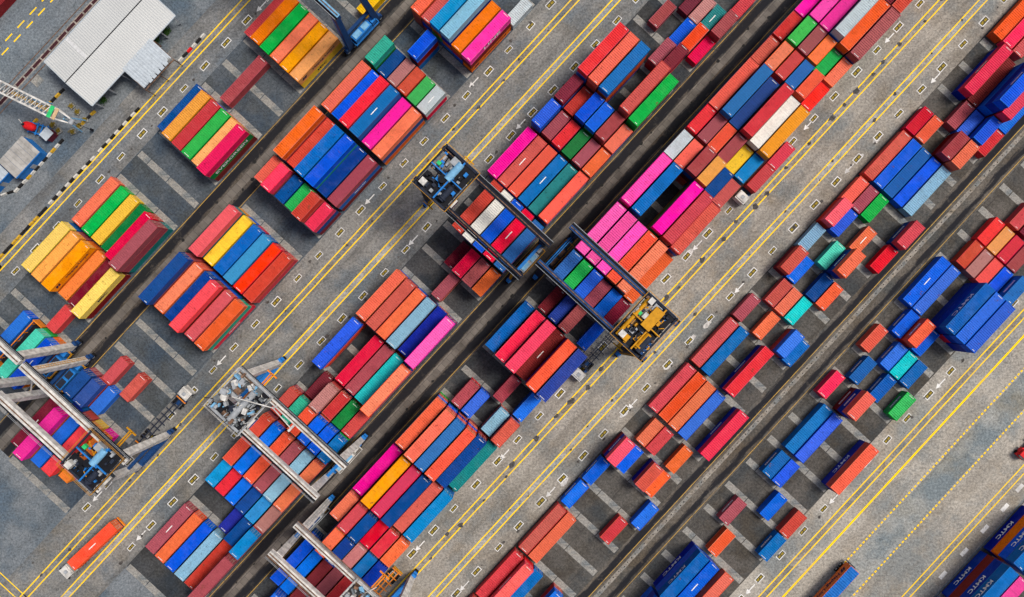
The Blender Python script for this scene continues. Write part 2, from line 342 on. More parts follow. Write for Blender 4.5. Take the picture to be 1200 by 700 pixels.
# each bay: row of the yard, slot, shift along the row in metres, then per stack (row in bay, colour numbers from the ground up)
BAYS = [
 ('A', 3.5, 0.00, [(5, 20)]),
 ('A', 0.5, 0.27, [(0, 4), (1, 4, 2), (2, 0, 18), (3, 0, 0), (4, 0, 1), (5, 20, 3)]),
 ('A', -1.5, -0.06, [(2, 8)]),
 ('A', -3.5, -0.09, [(0, 11), (1, 4, 1), (2, 10, 4), (3, 0, 18), (4, 2, 3), (5, 30, 19, 6)]),
 ('A', -7.5, -0.03, [(0, 0), (1, 18), (2, 20), (3, 19), (4, 4, 6), (5, 23, 8, 8)]),
 ('A', -9.5, 0.02, [(0, 12, 21), (1, 8, 1), (2, 2, 1), (3, 2), (4, 9), (5, 30, 21)]),
 ('A', -11, -0.01, [(4, 4)]),
 ('A', -12.5, 0.00, [(2, 10), (4, 18, 25), (5, 2, 10)]),
 ('A', -14.5, 0.00, [(3, 9, 10)]),
 ('B', 6, -0.01, [(5, 15)]),
 ('B', 4.5, 0.38, [(0, 4, 4, 0), (1, 4, 10, 4), (2, 10, 18, 2, 13), (3, 10, 0, 28, 14), (4, 10, 4, 2), (5, 2, 30, 17)]),
 ('B', 3, 0.19, [(2, 12, 30, 10)]),
 ('B', 2, 0.11, [(0, 19, 19, 26), (1, 12, 11), (2, 0, 29), (3, 18, 4), (4, 4, 18), (5, 6, 15)]),
 ('B', 0.5, 0.10, [(0, 4, 19, 0), (1, 0, 10, 10), (2, 18, 4, 11, 7), (3, 10, 0, 28, 12), (4, 1, 10, 16), (5, 2, 11, 0)]),
 ('B', -1.5, -0.03, [(0, 10, 2, 4, 0), (1, 30, 7, 4), (2, 4, 11, 10, 12), (3, 0, 4, 26, 10), (4, 4, 19, 11), (5, 30, 12, 8)]),
 ('B', -3, 0.06, [(0, 9, 10, 0), (1, 0, 4, 8, 7), (2, 9, 10, 11), (3, 4, 4, 18), (4, 0, 4, 4, 4), (5, 30, 11, 6)]),
 ('B', -5.5, -0.03, [(0, 1, 23, 7), (1, 10, 20), (2, 6, 12), (3, 12, 13), (4, 8, 5), (5, 4, 4)]),
 ('B', -7.5, -0.05, [(0, 4, 4, 8, 11), (1, 4, 0, 0), (2, 9, 10, 11), (3, 0, 10, 30, 7), (4, 23, 10, 4), (5, 5, 26, 0)]),
 ('B', -11, -0.08, [(1, 4), (3, 4)]),
 ('B', -12, 0.22, [(0, 8, 11), (1, 4, 27), (2, 10)]),
 ('B', -13.5, -0.24, [(0, 10, 12, 9), (1, 12, 28, 0, 16), (2, 4, 8, 10), (3, 20, 1, 5), (4, 16, 2)]),
 ('C', 11, -0.12, [(5, 4)]),
 ('C', 10, -0.16, [(2, 9), (3, 29), (4, 23), (5, 4, 8)]),
 ('C', 9, 0.15, [(1, 8), (3, 10), (4, 11, 0), (5, 6)]),
 ('C', 8, -0.00, [(3, 4, 8), (4, 4, 4, 9)]),
 ('C', 6.5, -0.16, [(0, 11, 11, 28, 10, 7), (1, 11, 11, 4, 4, 0), (2, 10, 4, 0, 0, 12), (4, 0, 11, 18, 4, 4), (5, 8, 9, 18, 18)]),
 ('C', 5, 0.03, [(0, 8, 23, 10, 9), (1, 4, 6, 4), (2, 4, 0, 11, 10), (3, 4, 18, 18, 10), (4, 11, 4, 4, 8), (5, 10, 11, 0)]),
 ('C', 4, -0.02, [(0, 2, 30, 10, 10), (1, 18, 9, 8), (2, 4, 10, 6), (3, 0, 0, 19), (4, 23, 4, 8), (5, 4, 30, 0)]),
 ('C', 2.5, -0.16, [(0, 28, 4, 16), (1, 0, 10, 4), (2, 4, 10, 0), (3, 11, 0, 12), (4, 0, 10, 23), (5, 23, 0, 10, 0)]),
 ('C', 0.5, -0.09, [(1, 2, 6, 10, 0, 4), (2, 10, 10, 10, 4, 22), (3, 18, 11, 28, 6, 10), (4, 0, 10, 28, 4, 6), (5, 11, 10, 4, 12)]),
 ('C', -1, 0.10, [(2, 9), (3, 4, 12, 6), (4, 28, 4, 8), (5, 10, 30, 2)]),
 ('C', -2, 0.22, [(3, 0, 8)]),
 ('C', -3.5, 0.10, [(0, 10, 0, 0), (1, 11, 4, 4), (2, 10, 10, 0), (3, 10, 30, 14), (4, 0, 28), (5, 11, 4, 11, 17)]),
 ('C', -5.5, 0.16, [(0, 4, 0, 10), (2, 0, 5), (3, 0, 8), (4, 0, 24), (5, 2, 4, 28, 0)]),
 ('C', -7, 0.03, [(1, 9), (2, 6, 4, 29), (3, 28, 4), (4, 0, 19), (5, 9, 4)]),
 ('C', -8, 0.12, [(0, 8, 4), (1, 30, 26), (2, 4, 10, 0), (3, 0, 0, 10), (4, 8, 10, 10), (5, 11, 18, 12)]),
 ('C', -9.5, -0.03, [(0, 4, 8, 0), (1, 4, 4, 10), (2, 11, 11, 0), (3, 8, 0, 8), (4, 4, 11, 14), (5, 11, 4, 0)]),
 ('C', -11, 0.04, [(0, 18, 13), (1, 11, 6), (2, 4, 10), (3, 8, 11), (4, 4, 13), (5, 0, 29)]),
 ('C', -12, 0.25, [(3, 28), (4, 0, 11), (5, 4, 4, 13)]),
 ('C', -13.5, -0.23, [(0, 8), (1, 0), (2, 10), (3, 14), (4, 4), (5, 4, 8, 8)]),
 ('D', 14.5, 0.68, [(4, 18, 6, 9), (5, 8, 4, 4)]),
 ('D', 12.5, -0.04, [(0, 18, 23, 16), (1, 2, 0, 8, 16), (2, 12, 0, 11, 16), (3, 4, 30, 4, 10, 15), (4, 10, 6, 8, 0), (5, 18, 10, 11, 8)]),
 ('D', 11, 0.32, [(0, 10, 0, 4), (1, 10, 30, 0, 18), (2, 30, 12, 18, 8), (3, 4, 10, 12, 2), (4, 8, 0, 18), (5, 4, 18, 0)]),
 ('D', 10, 0.24, [(0, 6, 4, 4), (1, 0, 12, 28, 0), (2, 4, 4, 6, 4), (3, 0, 4, 23, 12), (4, 18, 11, 30, 0), (5, 8, 2, 7)]),
 ('D', 8.5, -0.20, [(0, 12, 12, 4, 0), (1, 0, 4, 4, 0, 12), (2, 28, 4, 0, 11), (3, 12, 12, 4, 9, 4), (4, 0, 4, 4, 22), (5, 6, 28, 10, 1)]),
 ('D', 7, 0.26, [(0, 9, 8, 8, 5), (1, 11, 0, 0, 8), (2, 0, 23, 28, 0), (3, 0, 8, 9, 8), (4, 4, 28, 20), (5, 4, 0, 13)]),
 ('D', 6, -0.02, [(0, 10, 0, 8, 15), (1, 0, 10, 10, 0), (2, 0, 0, 9, 11, 8), (3, 12, 4, 10, 12, 3), (4, 4, 8, 12, 11), (5, 0, 0, 4)]),
 ('D', 4.5, -0.02, [(0, 0, 28, 10, 8, 16), (1, 11, 11, 23, 11, 12), (3, 0, 18, 4, 18, 16), (4, 10, 8, 11, 0, 4), (5, 9, 4, 10, 4)]),
 ('D', 2.5, -0.06, [(0, 4, 4, 23, 4, 17), (1, 10, 8, 10, 4, 17), (2, 9, 0, 23, 4, 17), (3, 0, 18, 10, 0, 0), (4, 9, 0, 8, 23, 0), (5, 28, 8, 0)]),
 ('D', 1, 0.18, [(0, 8, 0, 8, 4, 12), (1, 11, 10, 10, 4, 18), (2, 4, 18, 0, 6, 10), (3, 0, 28, 10, 8), (4, 9, 11, 30, 10), (5, 10, 8, 9)]),
 ('D', 0, -0.15, [(1, 9), (2, 11, 28), (3, 28, 28, 8), (5, 10)]),
 ('D', -1.5, 0.02, [(0, 11, 12, 12), (1, 4, 4, 28, 7), (2, 10, 6, 10, 4, 7), (3, 11, 0, 30), (4, 28, 4, 6, 28, 0), (5, 4, 10, 10, 4, 27)]),
 ('D', -3, 0.03, [(3, 30, 8), (5, 10, 10)]),
 ('D', -4, 0.04, [(1, 6, 8), (2, 28, 10), (4, 0, 14), (5, 0, 12, 4)]),
 ('D', -5.5, 0.08, [(0, 18, 4, 10, 0), (1, 18, 10, 10, 4, 0), (2, 10, 0, 28, 0, 12), (3, 8, 0, 10, 0, 0), (4, 4, 4, 30, 11), (5, 8, 23)]),
 ('D', -7.5, 0.10, [(0, 6, 30, 16), (1, 0, 0, 4, 1), (2, 18, 8, 6, 6), (3, 2, 4, 28, 11), (4, 6, 10, 4), (5, 23, 12, 13)]),
 ('D', -9, 0.02, [(0, 28, 4, 0), (1, 8, 23, 4, 4), (2, 10, 10, 4, 11), (3, 2, 10, 6), (4, 9, 18, 4), (5, 8, 11, 0)]),
 ('D', -10, 0.13, [(1, 12, 8, 12, 0), (2, 10, 10, 11, 11), (3, 11, 30, 29), (4, 0, 4, 12), (5, 4, 9, 28)]),
 ('D', -11.5, 0.61, [(0, 11, 10), (1, 23, 10), (2, 9, 30), (3, 4, 8), (4, 0, 4)]),
 ('D', -13.5, 0.00, [(1, 10, 10), (2, 30, 4)]),
 ('E', 16.5, 0.75, [(0, 0), (1, 7), (2, 4)]),
 ('E', 14.5, -0.01, [(1, 28, 7), (2, 30), (3, 28, 10, 28, 10), (4, 4, 30, 6), (5, 10)]),
 ('E', 13, 0.44, [(2, 8), (3, 10), (4, 28, 10), (5, 4)]),
 ('E', 12, 0.40, [(0, 6), (1, 0), (3, 30, 8), (4, 4, 0)]),
 ('E', 10.5, 0.52, [(0, 4), (1, 10), (2, 12), (3, 10), (4, 14)]),
 ('E', 9, 0.39, [(0, 0), (1, 8), (2, 18), (5, 11, 4)]),
 ('E', 8, 0.46, [(0, 5, 7), (1, 10), (3, 0), (5, 6)]),
 ('E', 7, 0.24, [(0, 14), (2, 25), (3, 11, 28, 0)]),
 ('E', 6, 0.24, [(0, 9, 4), (1, 10), (3, 11), (4, 0)]),
 ('E', 5, 0.25, [(1, 4), (2, 0), (3, 24)]),
 ('E', 4, 0.07, [(0, 8), (2, 0), (4, 4, 10), (5, 12)]),
 ('E', 2.5, 0.14, [(0, 4), (1, 12), (3, 28, 7)]),
 ('E', 0.5, 0.27, [(0, 4), (1, 0), (2, 0), (3, 10), (5, 28, 7)]),
 ('E', -1, 0.13, [(1, 0), (2, 4), (4, 0)]),
 ('E', -2, -0.12, [(0, 30, 28, 7), (1, 0, 10), (3, 28, 4), (4, 0)]),
 ('E', -3, -0.21, [(0, 10), (5, 10)]),
 ('E', -4, -0.15, [(0, 10), (4, 4)]),
 ('E', -5.5, -0.19, [(0, 4), (1, 0)]),
 ('E', -7.5, -0.20, [(0, 4), (1, 5, 7), (2, 12), (4, 4, 10)]),
 ('E', -9.5, 0.00, [(0, 4)]),
 ('F', 12, 0.47, [(2, 4), (3, 9)]),
 ('F', 11, 0.06, [(1, 7), (2, 3), (3, 6), (4, 8)]),
 ('F', 10, 0.17, [(1, 4), (2, 29), (3, 7), (4, 10), (5, 28, 12)]),
 ('F', 8.5, -0.12, [(0, 10), (1, 10), (3, 28, 28, 12), (4, 5, 28, 10), (5, 28, 28, 10)]),
 ('F', 7, 0.24, [(1, 10), (2, 5, 0), (3, 10)]),
 ('F', 6, 0.18, [(0, 0), (2, 10), (3, 24), (4, 12)]),
 ('F', 5, 0.23, [(1, 12), (3, 12), (5, 18)]),
 ('F', 4, 0.14, [(0, 7), (2, 30, 28, 0)]),
 ('F', 2.5, 0.05, [(1, 12), (2, 10), (5, 28, 0)]),
 ('F', 1, -0.04, [(1, 12), (2, 10)]),
 ('F', 0, -0.28, [(3, 10), (5, 4)]),
 ('F', -1, -0.16, [(1, 8), (5, 12)]),
 ('F', -2, -0.04, [(2, 0)]),
 ('F', -3.5, -0.23, [(1, 28, 10, 12), (2, 10, 28, 10), (4, 0)]),
 ('F', -5.5, 0.00, [(1, 10, 28, 10), (2, 10, 10)]),
 ('G', 4.5, 0.00, [(0, 28, 2, 10, 12), (1, 4, 10, 10, 13)]),
 ('G', 2.5, 0.00, [(0, 28, 30, 28, 12), (1, 0, 0, 7, 17)]),
 ('G', 0.5, 0.00, [(0, 28, 0, 28, 12)]),
]
SHIFT = {('B', 6, 5): 0.3, ('B', -11, 1): 0.4, ('E', 9, 5): 0.2, ('E', 8, 5): 0.3, ('E', 2.5, 3): 0.4, ('F', 2.5, 5): 0.5, ('F', -3.5, 4): 0.3}
used = slot_used()
beam_me = {}
for b in 'ABCDEFG':
    for k in range(-16, 18):
        uc = (48.25 + 36.5*k)/G                       # joint between slot k and slot k+1
        pieces = [(0,1),(2,3),(4,5)] if (k % 3) else [(0,0),(1,2),(3,5)]
        for (r0, r1) in pieces:
            if b == 'G' and r0 > 1: continue
            if all(((b,k,r) in used) and ((b,k+1,r) in used) for r in range(r0, r1+1)): continue
            va = row_v(b, r0)-1.32; vb = row_v(b, r1)+1.32; cv = (va+vb)/2
            c = W(uc, cv)
            if abs(c.x) > 112 or abs(c.y) > 67: continue
            L_ = round(vb-va, 2)
            if L_ not in beam_me:
                mb = MB(); h = L_/2-.03
                mb.box(-.72,.72,-h,h,0,.02); beam_me[L_] = mb.mesh('concrete_beam', M['concrete'])
            o = link('concrete_beam', beam_me[L_], pads[b], (c.x, c.y, .008), TH)
# painted lines
def line(road_, v, wd, u0=-900/G, u1=900/G, mat='yellow_mark', z=.008):
    return sheet('yellow_line', u0, u1, v/G-wd/2, v/G+wd/2, z, M[mat], roads[road_])
strip_m = pavement('wheel_lane_concrete', (.25,.232,.205), (.31,.29,.255), .2, .7, .1, .5)
pale_s = pavement('wheel_lane_pale', (.31,.305,.29), (.38,.37,.345), .2, .5, .1, .3)
strip_g = pavement('wheel_lane_grey', (.20,.195,.185), (.25,.24,.225), .2, .7, .1, .5)
for rd, v in (('A',-466.5),('B',-183),('B',-147.5),('D',134),('D',168.5),('F',453)):
    sheet('wheel_lane', -900/G, 900/G, (v-3.4)/G, (v+3.4)/G, .008, pale_s if v in (-147.5, 168.5) else (strip_g if rd in 'AB' else strip_m), roads[rd])
    line(rd, v-3.5, .25, z=.012); line(rd, v+3.5, .25, z=.012)
sheet('pale_lane', -900/G, 900/G, 498.5/G, 528.5/G, .006, pavement('blue_grey_concrete', (.235,.25,.245), (.30,.31,.30), .07, .7, .5, .3), roads['F'])
line('F', 470.5, .42, z=.012); line('F', 573, .22, z=.012); line('F', 580, .22, z=.012)
mb = {}
dash = MB().box(-.26,.26,-.16,.16,0,.004).mesh('yellow_dash', M['yellow_mark'])
u = -150/G
n = 0
for v in (496.5, 530):
    u = -130/G
    while u < 460/G:
        if not (v < 500 and -1e9 < u*G < 26):
            c = W(u, v/G); link('yellow_dash', dash, roads['F'], (c.x, c.y, .008), TH)
        u += 5.25/G
for (v, ) in ((-641,), (-633,)):                       # dashed pair on the quay
    for i in range(14):
        c = W((-240+i*21+ (6 if v == -633 else 0))/G - 40/G, v/G)
        o = MB().box(-1.05,1.05,-.14,.14,0,.004).build('yellow_dash', M['yellow_mark'], ground, (c.x, c.y, .004), TH)
for uu in (-643, -652, -664):                          # lines across the open corner by the quay end
    b_ = MB(); b_.quad([W(uu/G-.1, -420/G, .008), W(uu/G-.1, -178/G, .008), W(uu/G+.1, -178/G, .008), W(uu/G+.1, -420/G, .008)]); b_.build('yellow_line', M['yellow_mark'], ground)
# numbered boxes and arrows in the truck lanes
bx = MB()
for (x0,x1,y0,y1) in ((-1.05,1.05,-.55,-.40),(-1.05,1.05,.40,.55),(-1.05,-.90,-.40,.40),(.90,1.05,-.40,.40)): bx.box(x0,x1,y0,y1,0,.004,0)
bx.box(-.86,.86,-.36,.36,0,.003,1)
for i in (-.55,.28): bx.box(i-.22,i+.42,-.20,.20,.003,.006,2)
m_plate = plain('number_plate_dark', (.05,.048,.03), .8)
m_digit = plain('number_olive_yellow', (.30,.22,.03), .8, var=.4, scale=5)
box_me = bx.mesh('slot_number_box', [M['road_white'], m_plate, m_digit])
for rd, v in (('A',-449.5),('B',-200.7),('B',-130.5),('D',116.8),('D',186.3),('F',435.5)):
    for s in range(-17, 18):
        if rd in 'AB' and s < -15: continue
        c = W(slot_u(s)+random.uniform(-.25,.25), v/G)
        if abs(c.x) > 112 or abs(c.y) > 67 : continue
        o = link('slot_number_box', box_me, roads[rd], (c.x, c.y, .008), TH+random.uniform(-.03,.03)); q = random.uniform(.85,1.12); o.scale = (q, q*random.uniform(.9,1.1), 1)
wb = MB().box(-1.0,1.0,-.42,.42,0,.004).mesh('white_box_marking', M['road_white'])
for (x, y) in ((1177.5,595),(1154,620),(1130,647),(1105,674),(1195,572),(1108,505)):
    if (x, y) == (1108,505): continue
    uu, vv = PX(x, y); c = W(uu, vv); link('white_box_marking', wb, roads['F'], (c.x, c.y, .008), TH)
ar = MB(); ar.box(-.3,1.5,-.11,.11,0,.004); n0 = len(ar.v)
ar.v += [(-1.4,0,0.004),(-.3,.55,.004),(-.3,-.55,.004)]; ar.f.append((n0,n0+2,n0+1)); ar.m.append(0)
ar_me = ar.mesh('arrow_marking', M['road_white'])
for (x, y, rd) in ((433,234,'B'),(555,97,'B'),(259,423,'B'),(306,8,'A'),(484,282,'B'),(610,146,'B'),(1042,45,'D'),(947,147,'D'),(817,288,'D'),(591,533,'D'),(492,640,'D'),
                   (1096,92,'D'),(995,198,'D'),(866,338,'D'),(741,474,'D'),(645,577,'D'),(544,687,'D'),(1102,450,'F'),(977,585,'F'),(879,691,'F'),(114,582,'B'),(165,628,'B')):
    uu, vv = PX(x, y); c = W(uu, vv); link('arrow_marking', ar_me, roads[rd], (c.x, c.y, .008), TH)
# worn white patches where old paint was overlaid
for (x, y) in ((829,380),(811,397),(783,428),(1028,163),(1007,185),(807,297),(732,484),(661,566)):
    uu, vv = PX(x, y); b_ = MB(); k = 9; pts = []
    for i in range(k):
        a = 2*math.pi*i/k; pts.append(W(uu+math.cos(a)*random.uniform(.9,1.5), vv+math.sin(a)*random.uniform(.35,.7), .0085))
    b_.quad(pts); b_.build('worn_paint_patch', plain('worn_white_paint', (.50,.49,.47), .8, var=.25, scale=2), roads['D'])
# dark grease and tyre spots along the wheel lanes: countless, one object per road
m_spot = plain('grease_spot', (.075,.07,.066), .8, var=.3, scale=2)
for rd, vv, dens in (('B',-183,.5),('D',134,1.0),('D',168.5,.3),('A',-449,.25),('B',-205,.35),('B',-128,.3),('D',188,.5),('F',436,.4)):
    b_ = MB(); u = -640/G
    while u < 640/G:
        u += random.uniform(2.5, 7.5)/dens**.5
        c = W(u, vv/G)
        if abs(c.x) > 112 or abs(c.y) > 67: continue
        r = random.uniform(.12, .42) if dens < 1 else random.uniform(.3,.75); k = 9; v_ = vv/G + random.choice((-.5,.5))*random.uniform(.4,1)
        b_.quad([W(u+math.cos(2*math.pi*i/k)*r*random.uniform(.6,1.7), v_+math.sin(2*math.pi*i/k)*r*random.uniform(.6,1.1), .0145) for i in range(k)])
    o = b_.build('grease_spots', m_spot, roads[rd]); o['kind'] = 'stuff'
# ---------------------------------------------------------------- shipping containers
PAL = [   # colour word, display colour
 ('coral', (240,112,80)),
 ('amber-orange', (246,160,44)),
 ('deep-orange', (242,122,34)),
 ('peach', (248,170,96)),
 ('brick-red', (208,80,76)),
 ('bright-red', (236,22,34)),
 ('crimson', (226,20,70)),
 ('rose-red', (246,80,96)),
 ('mauve', (172,82,92)),
 ('maroon', (128,38,54)),
 ('royal-blue', (0,104,230)),
 ('navy', (0,72,152)),
 ('ocean-blue', (8,108,190)),
 ('sky-blue', (36,146,212)),
 ('pale-blue', (136,184,212)),
 ('silver', (192,206,212)),
 ('magenta', (250,34,168)),
 ('candy-pink', (252,84,180)),
 ('leaf-green', (48,190,84)),
 ('dark-green', (18,132,64)),
 ('yellow', (246,204,58)),
 ('pale-yellow', (250,220,104)),
 ('white', (236,236,228)),
 ('teal', (32,136,140)),
 ('turquoise', (42,204,206)),
 ('mint', (98,220,192)),
 ('sea-green', (44,176,148)),
 ('indigo', (58,84,166)),
 ('ink-blue', (0,46,168)),
 ('faded-pink', (190,130,126)),
 ('rust-brown', (134,34,32)),
]
HUE = {n: i for i, (n, c) in enumerate(PAL)}
def alb(code): return tuple(c*.84 for c in srgb(*PAL[code][1])[:3]) + (1.0,)
CW, CHT = 2.438, 2.591
CL = {20: 6.058, 40: 12.192}
def corr(n, y0, depth, L0, L1):
    """trapezoid corrugation profile between L0 and L1: list of (pos, offset)"""
    p = (L1-L0)/n; out = [(L0, 0)]
    for i in range(n):
        a = L0 + i*p
        out += [(a+p*.15, 0), (a+p*.32, depth), (a+p*.68, depth), (a+p*.85, 0)]
    out.append((L1, 0)); return out
def shell_mesh(ft):
    L_ = CL[ft]; x0, x1 = -L_/2+.10, L_/2-.06; mb = MB(); hw = CW/2
    nside = 44 if ft == 40 else 22; nroof = 28 if ft == 40 else 14
    prof = corr(nside, 0, .036, x0, x1)
    for sg in (1, -1):
        for (xa, oa), (xb, ob) in zip(prof[:-1], prof[1:]):
            mb.quad([(xa, sg*(hw-.012-oa), .14), (xb, sg*(hw-.012-ob), .14), (xb, sg*(hw-.012-ob), CHT-.09), (xa, sg*(hw-.012-oa), CHT-.09)])
    prof = corr(nroof, 0, .085, x0, x1)
    for (xa, oa), (xb, ob) in zip(prof[:-1], prof[1:]):
        mb.quad([(xa, -hw+.07, CHT-.004-oa), (xb, -hw+.07, CHT-.004-ob), (xb, hw-.07, CHT-.004-ob), (xa, hw-.07, CHT-.004-oa)])
    prof = corr(8, 0, .04, -hw+.1, hw-.1)
    for (ya, oa), (yb, ob) in zip(prof[:-1], prof[1:]):
        mb.quad([(-L_/2+.02+oa, ya, .14), (-L_/2+.02+ob, yb, .14), (-L_/2+.02+ob, yb, CHT-.1), (-L_/2+.02+oa, ya, CHT-.1)])
    mb.quad([(x0,-hw+.05,.15),(x1,-hw+.05,.15),(x1,hw-.05,.15),(x0,hw-.05,.15)])
    return mb
def frame_mesh(ft):
    L_ = CL[ft]; mb = MB(); hw = CW/2; hl = L_/2
    for sy in (-1, 1):
        y0, y1 = (hw-.085, hw-.001) if sy > 0 else (-hw+.001, -hw+.085)
        mb.box(-hl+.17, hl-.17, y0, y1, CHT-.10, CHT-.006); mb.box(-hl+.17, hl-.17, y0, y1, .02, .16)
        for sx in (-1, 1):
            a, b = (hl-.16, hl-.004) if sx > 0 else (-hl+.004, -hl+.16)
            mb.box(a, b, y0, y1, .12, CHT-.12)
            xa, xb = (hl-.178, hl) if sx > 0 else (-hl, -hl+.178); ya, yb = (hw-.162, hw) if sy > 0 else (-hw, -hw+.162)
            mb.box(xa, xb, ya, yb, 0, .118); mb.box(xa, xb, ya, yb, CHT-.118, CHT)
    for sx in (-1, 1):
        a, b = (hl-.13, hl-.01) if sx > 0 else (-hl+.01, -hl+.13)
        mb.box(a, b, -hw+.163, hw-.163, CHT-.11, CHT-.008); mb.box(a, b, -hw+.163, hw-.163, .02, .15)
    return mb
def door_mesh(ft, sy):
    L_ = CL[ft]; mb = MB(); x = L_/2
    y0, y1 = (.006, CW/2-.1) if sy > 0 else (-CW/2+.1, -.006)
    mb.box(x-.07, x-.035, y0, y1, .16, CHT-.12)
    for i in range(4):
        z = .32 + i*.55; mb.box(x-.035, x-.022, y0+.06, y1-.06, z, z+.36)
    for f in (.28, .72):
        y = y0+(y1-y0)*f; mb.box(x-.03, x-.004, y-.02, y+.02, .12, CHT-.08, 1); mb.box(x-.02, x-.002, y-.02, y+.3 if f < .5 else y+.02, 1.05, 1.09, 1)
    return mb
m_rod = plain('galvanised_rod', (.55,.50,.38), .4)
ME = {}
for ft in (20, 40):
    ME[('shell', ft)] = shell_mesh(ft).mesh('shell', M['paint']); ME[('frame', ft)] = frame_mesh(ft).mesh('frame', M['paint'])
    ME[('door', ft, 1)] = door_mesh(ft, 1).mesh('door', [M['paint'], m_rod]); ME[('door', ft, -1)] = door_mesh(ft, -1).mesh('door', [M['paint'], m_rod])
    a, b = shell_mesh(ft), frame_mesh(ft)
    for o_ in (b, door_mesh(ft, 1), door_mesh(ft, -1)):
        n0 = len(a.v); a.v += o_.v; a.f += [tuple(i+n0 for i in f) for f in o_.f]; a.m += o_.m
    ME[('whole', ft)] = a.mesh('container', [M['paint'], m_rod])
    for kind_ in range(5):                 # painted roof numbers: short or long, at either end, or a dash along the middle
        mb = MB(); hl = CL[ft]/2
        if kind_ == 4: mb.box(-.95, .95, -.09, .09, CHT-.003, CHT+.004)
        else:
            x = -hl+.24 if kind_ < 2 else hl-.34; h_ = (.62, .38)[kind_ % 2]; y = (0, -.45)[kind_ % 2]
            for k in range(int(h_*2/.2)): mb.box(x, x+.11, y-h_+k*.2, y-h_+k*.2+.15, CHT-.003, CHT+.004)
        ME[('mark', ft, kind_)] = mb.mesh('roof_number', M['white_mark'])
def container(name, ft, code, loc, parts=True, rz=TH, marks=True):
    col = alb(code)
    if not parts:
        return link(name, ME[('whole', ft)], None, loc, rz, col)
    o = empty(name, loc, rz)
    for key, nm in ((('shell',ft),'shell'), (('frame',ft),'frame'), (('door',ft,1),'door'), (('door',ft,-1),'door')):
        link(nm, ME[key], o, None, None, col)
    if marks:
        q = random.random()
        if q < .55: link('roof_number', ME[('mark',ft,random.choice((0,0,1)))], o)
        if q > .40: link('roof_number', ME[('mark',ft,random.choice((2,2,3)))], o)
        if random.random() < .035: link('roof_number', ME[('mark',ft,4)], o)
    return o
# lettering
TXT = {}
def text_mesh(s, size, mat):
    key = (s, size, mat)
    if key not in TXT:
        c = bpy.data.curves.new('lettering', 'FONT'); c.body = s; c.size = size; c.align_x = 'CENTER'; c.align_y = 'CENTER'; c.extrude = .003; c.offset = .018*size
        t = bpy.data.objects.new('tmp', c); COL.objects.link(t); bpy.context.view_layer.update()
        me = bpy.data.meshes.new_from_object(t.evaluated_get(bpy.context.evaluated_depsgraph_get())); me.name = 'lettering'
        bpy.data.objects.remove(t); me.materials.clear(); me.materials.append(M[mat]); TXT[key] = me
    return TXT[key]
def letter(parent, s, size, side, x, z, mat='white_letter', wide=1.0, ln=None):
    """text on a long side: side +1 is the north-west face, -1 the south-east face"""
    o = link('lettering', text_mesh(s, size, mat), parent)
    o.rotation_euler = (math.pi/2, 0, math.pi if side > 0 else 0)
    o.location = (x, side*(CW/2+.004), z); o.scale = (wide, 1, 1)
    return o
def logo(parent, side, x, z, mat):
    mb = MB()
    for i in (0, 1):
        a = x+side*(-.55+i*.62); w_ = .5; y = side*(CW/2+.004); sh = .18*(-side)
        mb.quad([(a-w_/2-sh, y, z-.5), (a+w_/2-sh, y, z-.5), (a+w_/2+sh, y, z+.5), (a-w_/2+sh, y, z+.5)])
    return mb.build('emblem', M[mat], parent)

STACK = {}          # (row, slot, row in bay) -> (length, colours, u, v)
for (b, s, du, st) in BAYS:
    ft = 20 if s == int(s) else 40
    for e in st:
        r = e[0]
        STACK[(b, s, r)] = (ft, e[1:], slot_u(s)+du+random.uniform(-.05,.05), row_v(b, r)+SHIFT.get((b, s, r), 0)+random.uniform(-.035,.035))
CELL = {}           # (band, integer slot, row) -> stack key
for k, v in STACK.items():
    for q in ([k[1]] if v[0] == 20 else [k[1]-.5, k[1]+.5]): CELL[(k[0], int(q), k[2])] = k
def height(b, s, r):
    k = CELL.get((b, s, r)); return len(STACK[k][1]) if k else 0
def visible_area(key, t):
    """rough photo area of a lower container's bared sides (those that face the camera's foot point)"""
    ft, codes, u, v = STACK[key]; b, s, r = key
    z = t*CHT; f = G/(1-z/CAMH)
    a = 0.0
    cells = [int(s)] if ft == 20 else [int(s-.5), int(s+.5)]
    dr = 1 if v < 0 else -1
    strip = abs(v)*CHT/CAMH*G
    for c in cells:
        if height(b, c, r+dr) < t: a += 6.06*f*strip
    du = 1 if u < 0 else -1
    end = cells[-1] if du > 0 else cells[0]
    if height(b, end+du, r) < t: a += 2.44*f*abs(u)*CHT/CAMH*G
    c = W(u, v)
    if abs(c.x) > 112 or abs(c.y) > 66: a = 0
    return a
ORD = {'A':'first','B':'second','C':'third','D':'fourth','E':'fifth','F':'sixth','G':'seventh'}
NUM = ['','one','two','three','four']
def top_code(b, s, r):
    k = CELL.get((b, s, r)); return PAL[STACK[k][1][-1]][0] if k else None
jobs = []
for key, (ft, codes, u, v) in STACK.items():
    b, s, r = key
    for t, code in enumerate(codes, 1):
        top = t == len(codes)
        area = 1e6 if top else visible_area(key, t)
        jobs.append((area, key, t, code, top))
jobs.sort(key=lambda j: -j[0])
cnt = {20: 0, 40: 0}; single = []; rest = []
for j in jobs:
    ft = STACK[j[1]][0]
    if j[0] > 25 and cnt[ft] < 290: cnt[ft] += 1; single.append(j)
    else: rest.append(j)
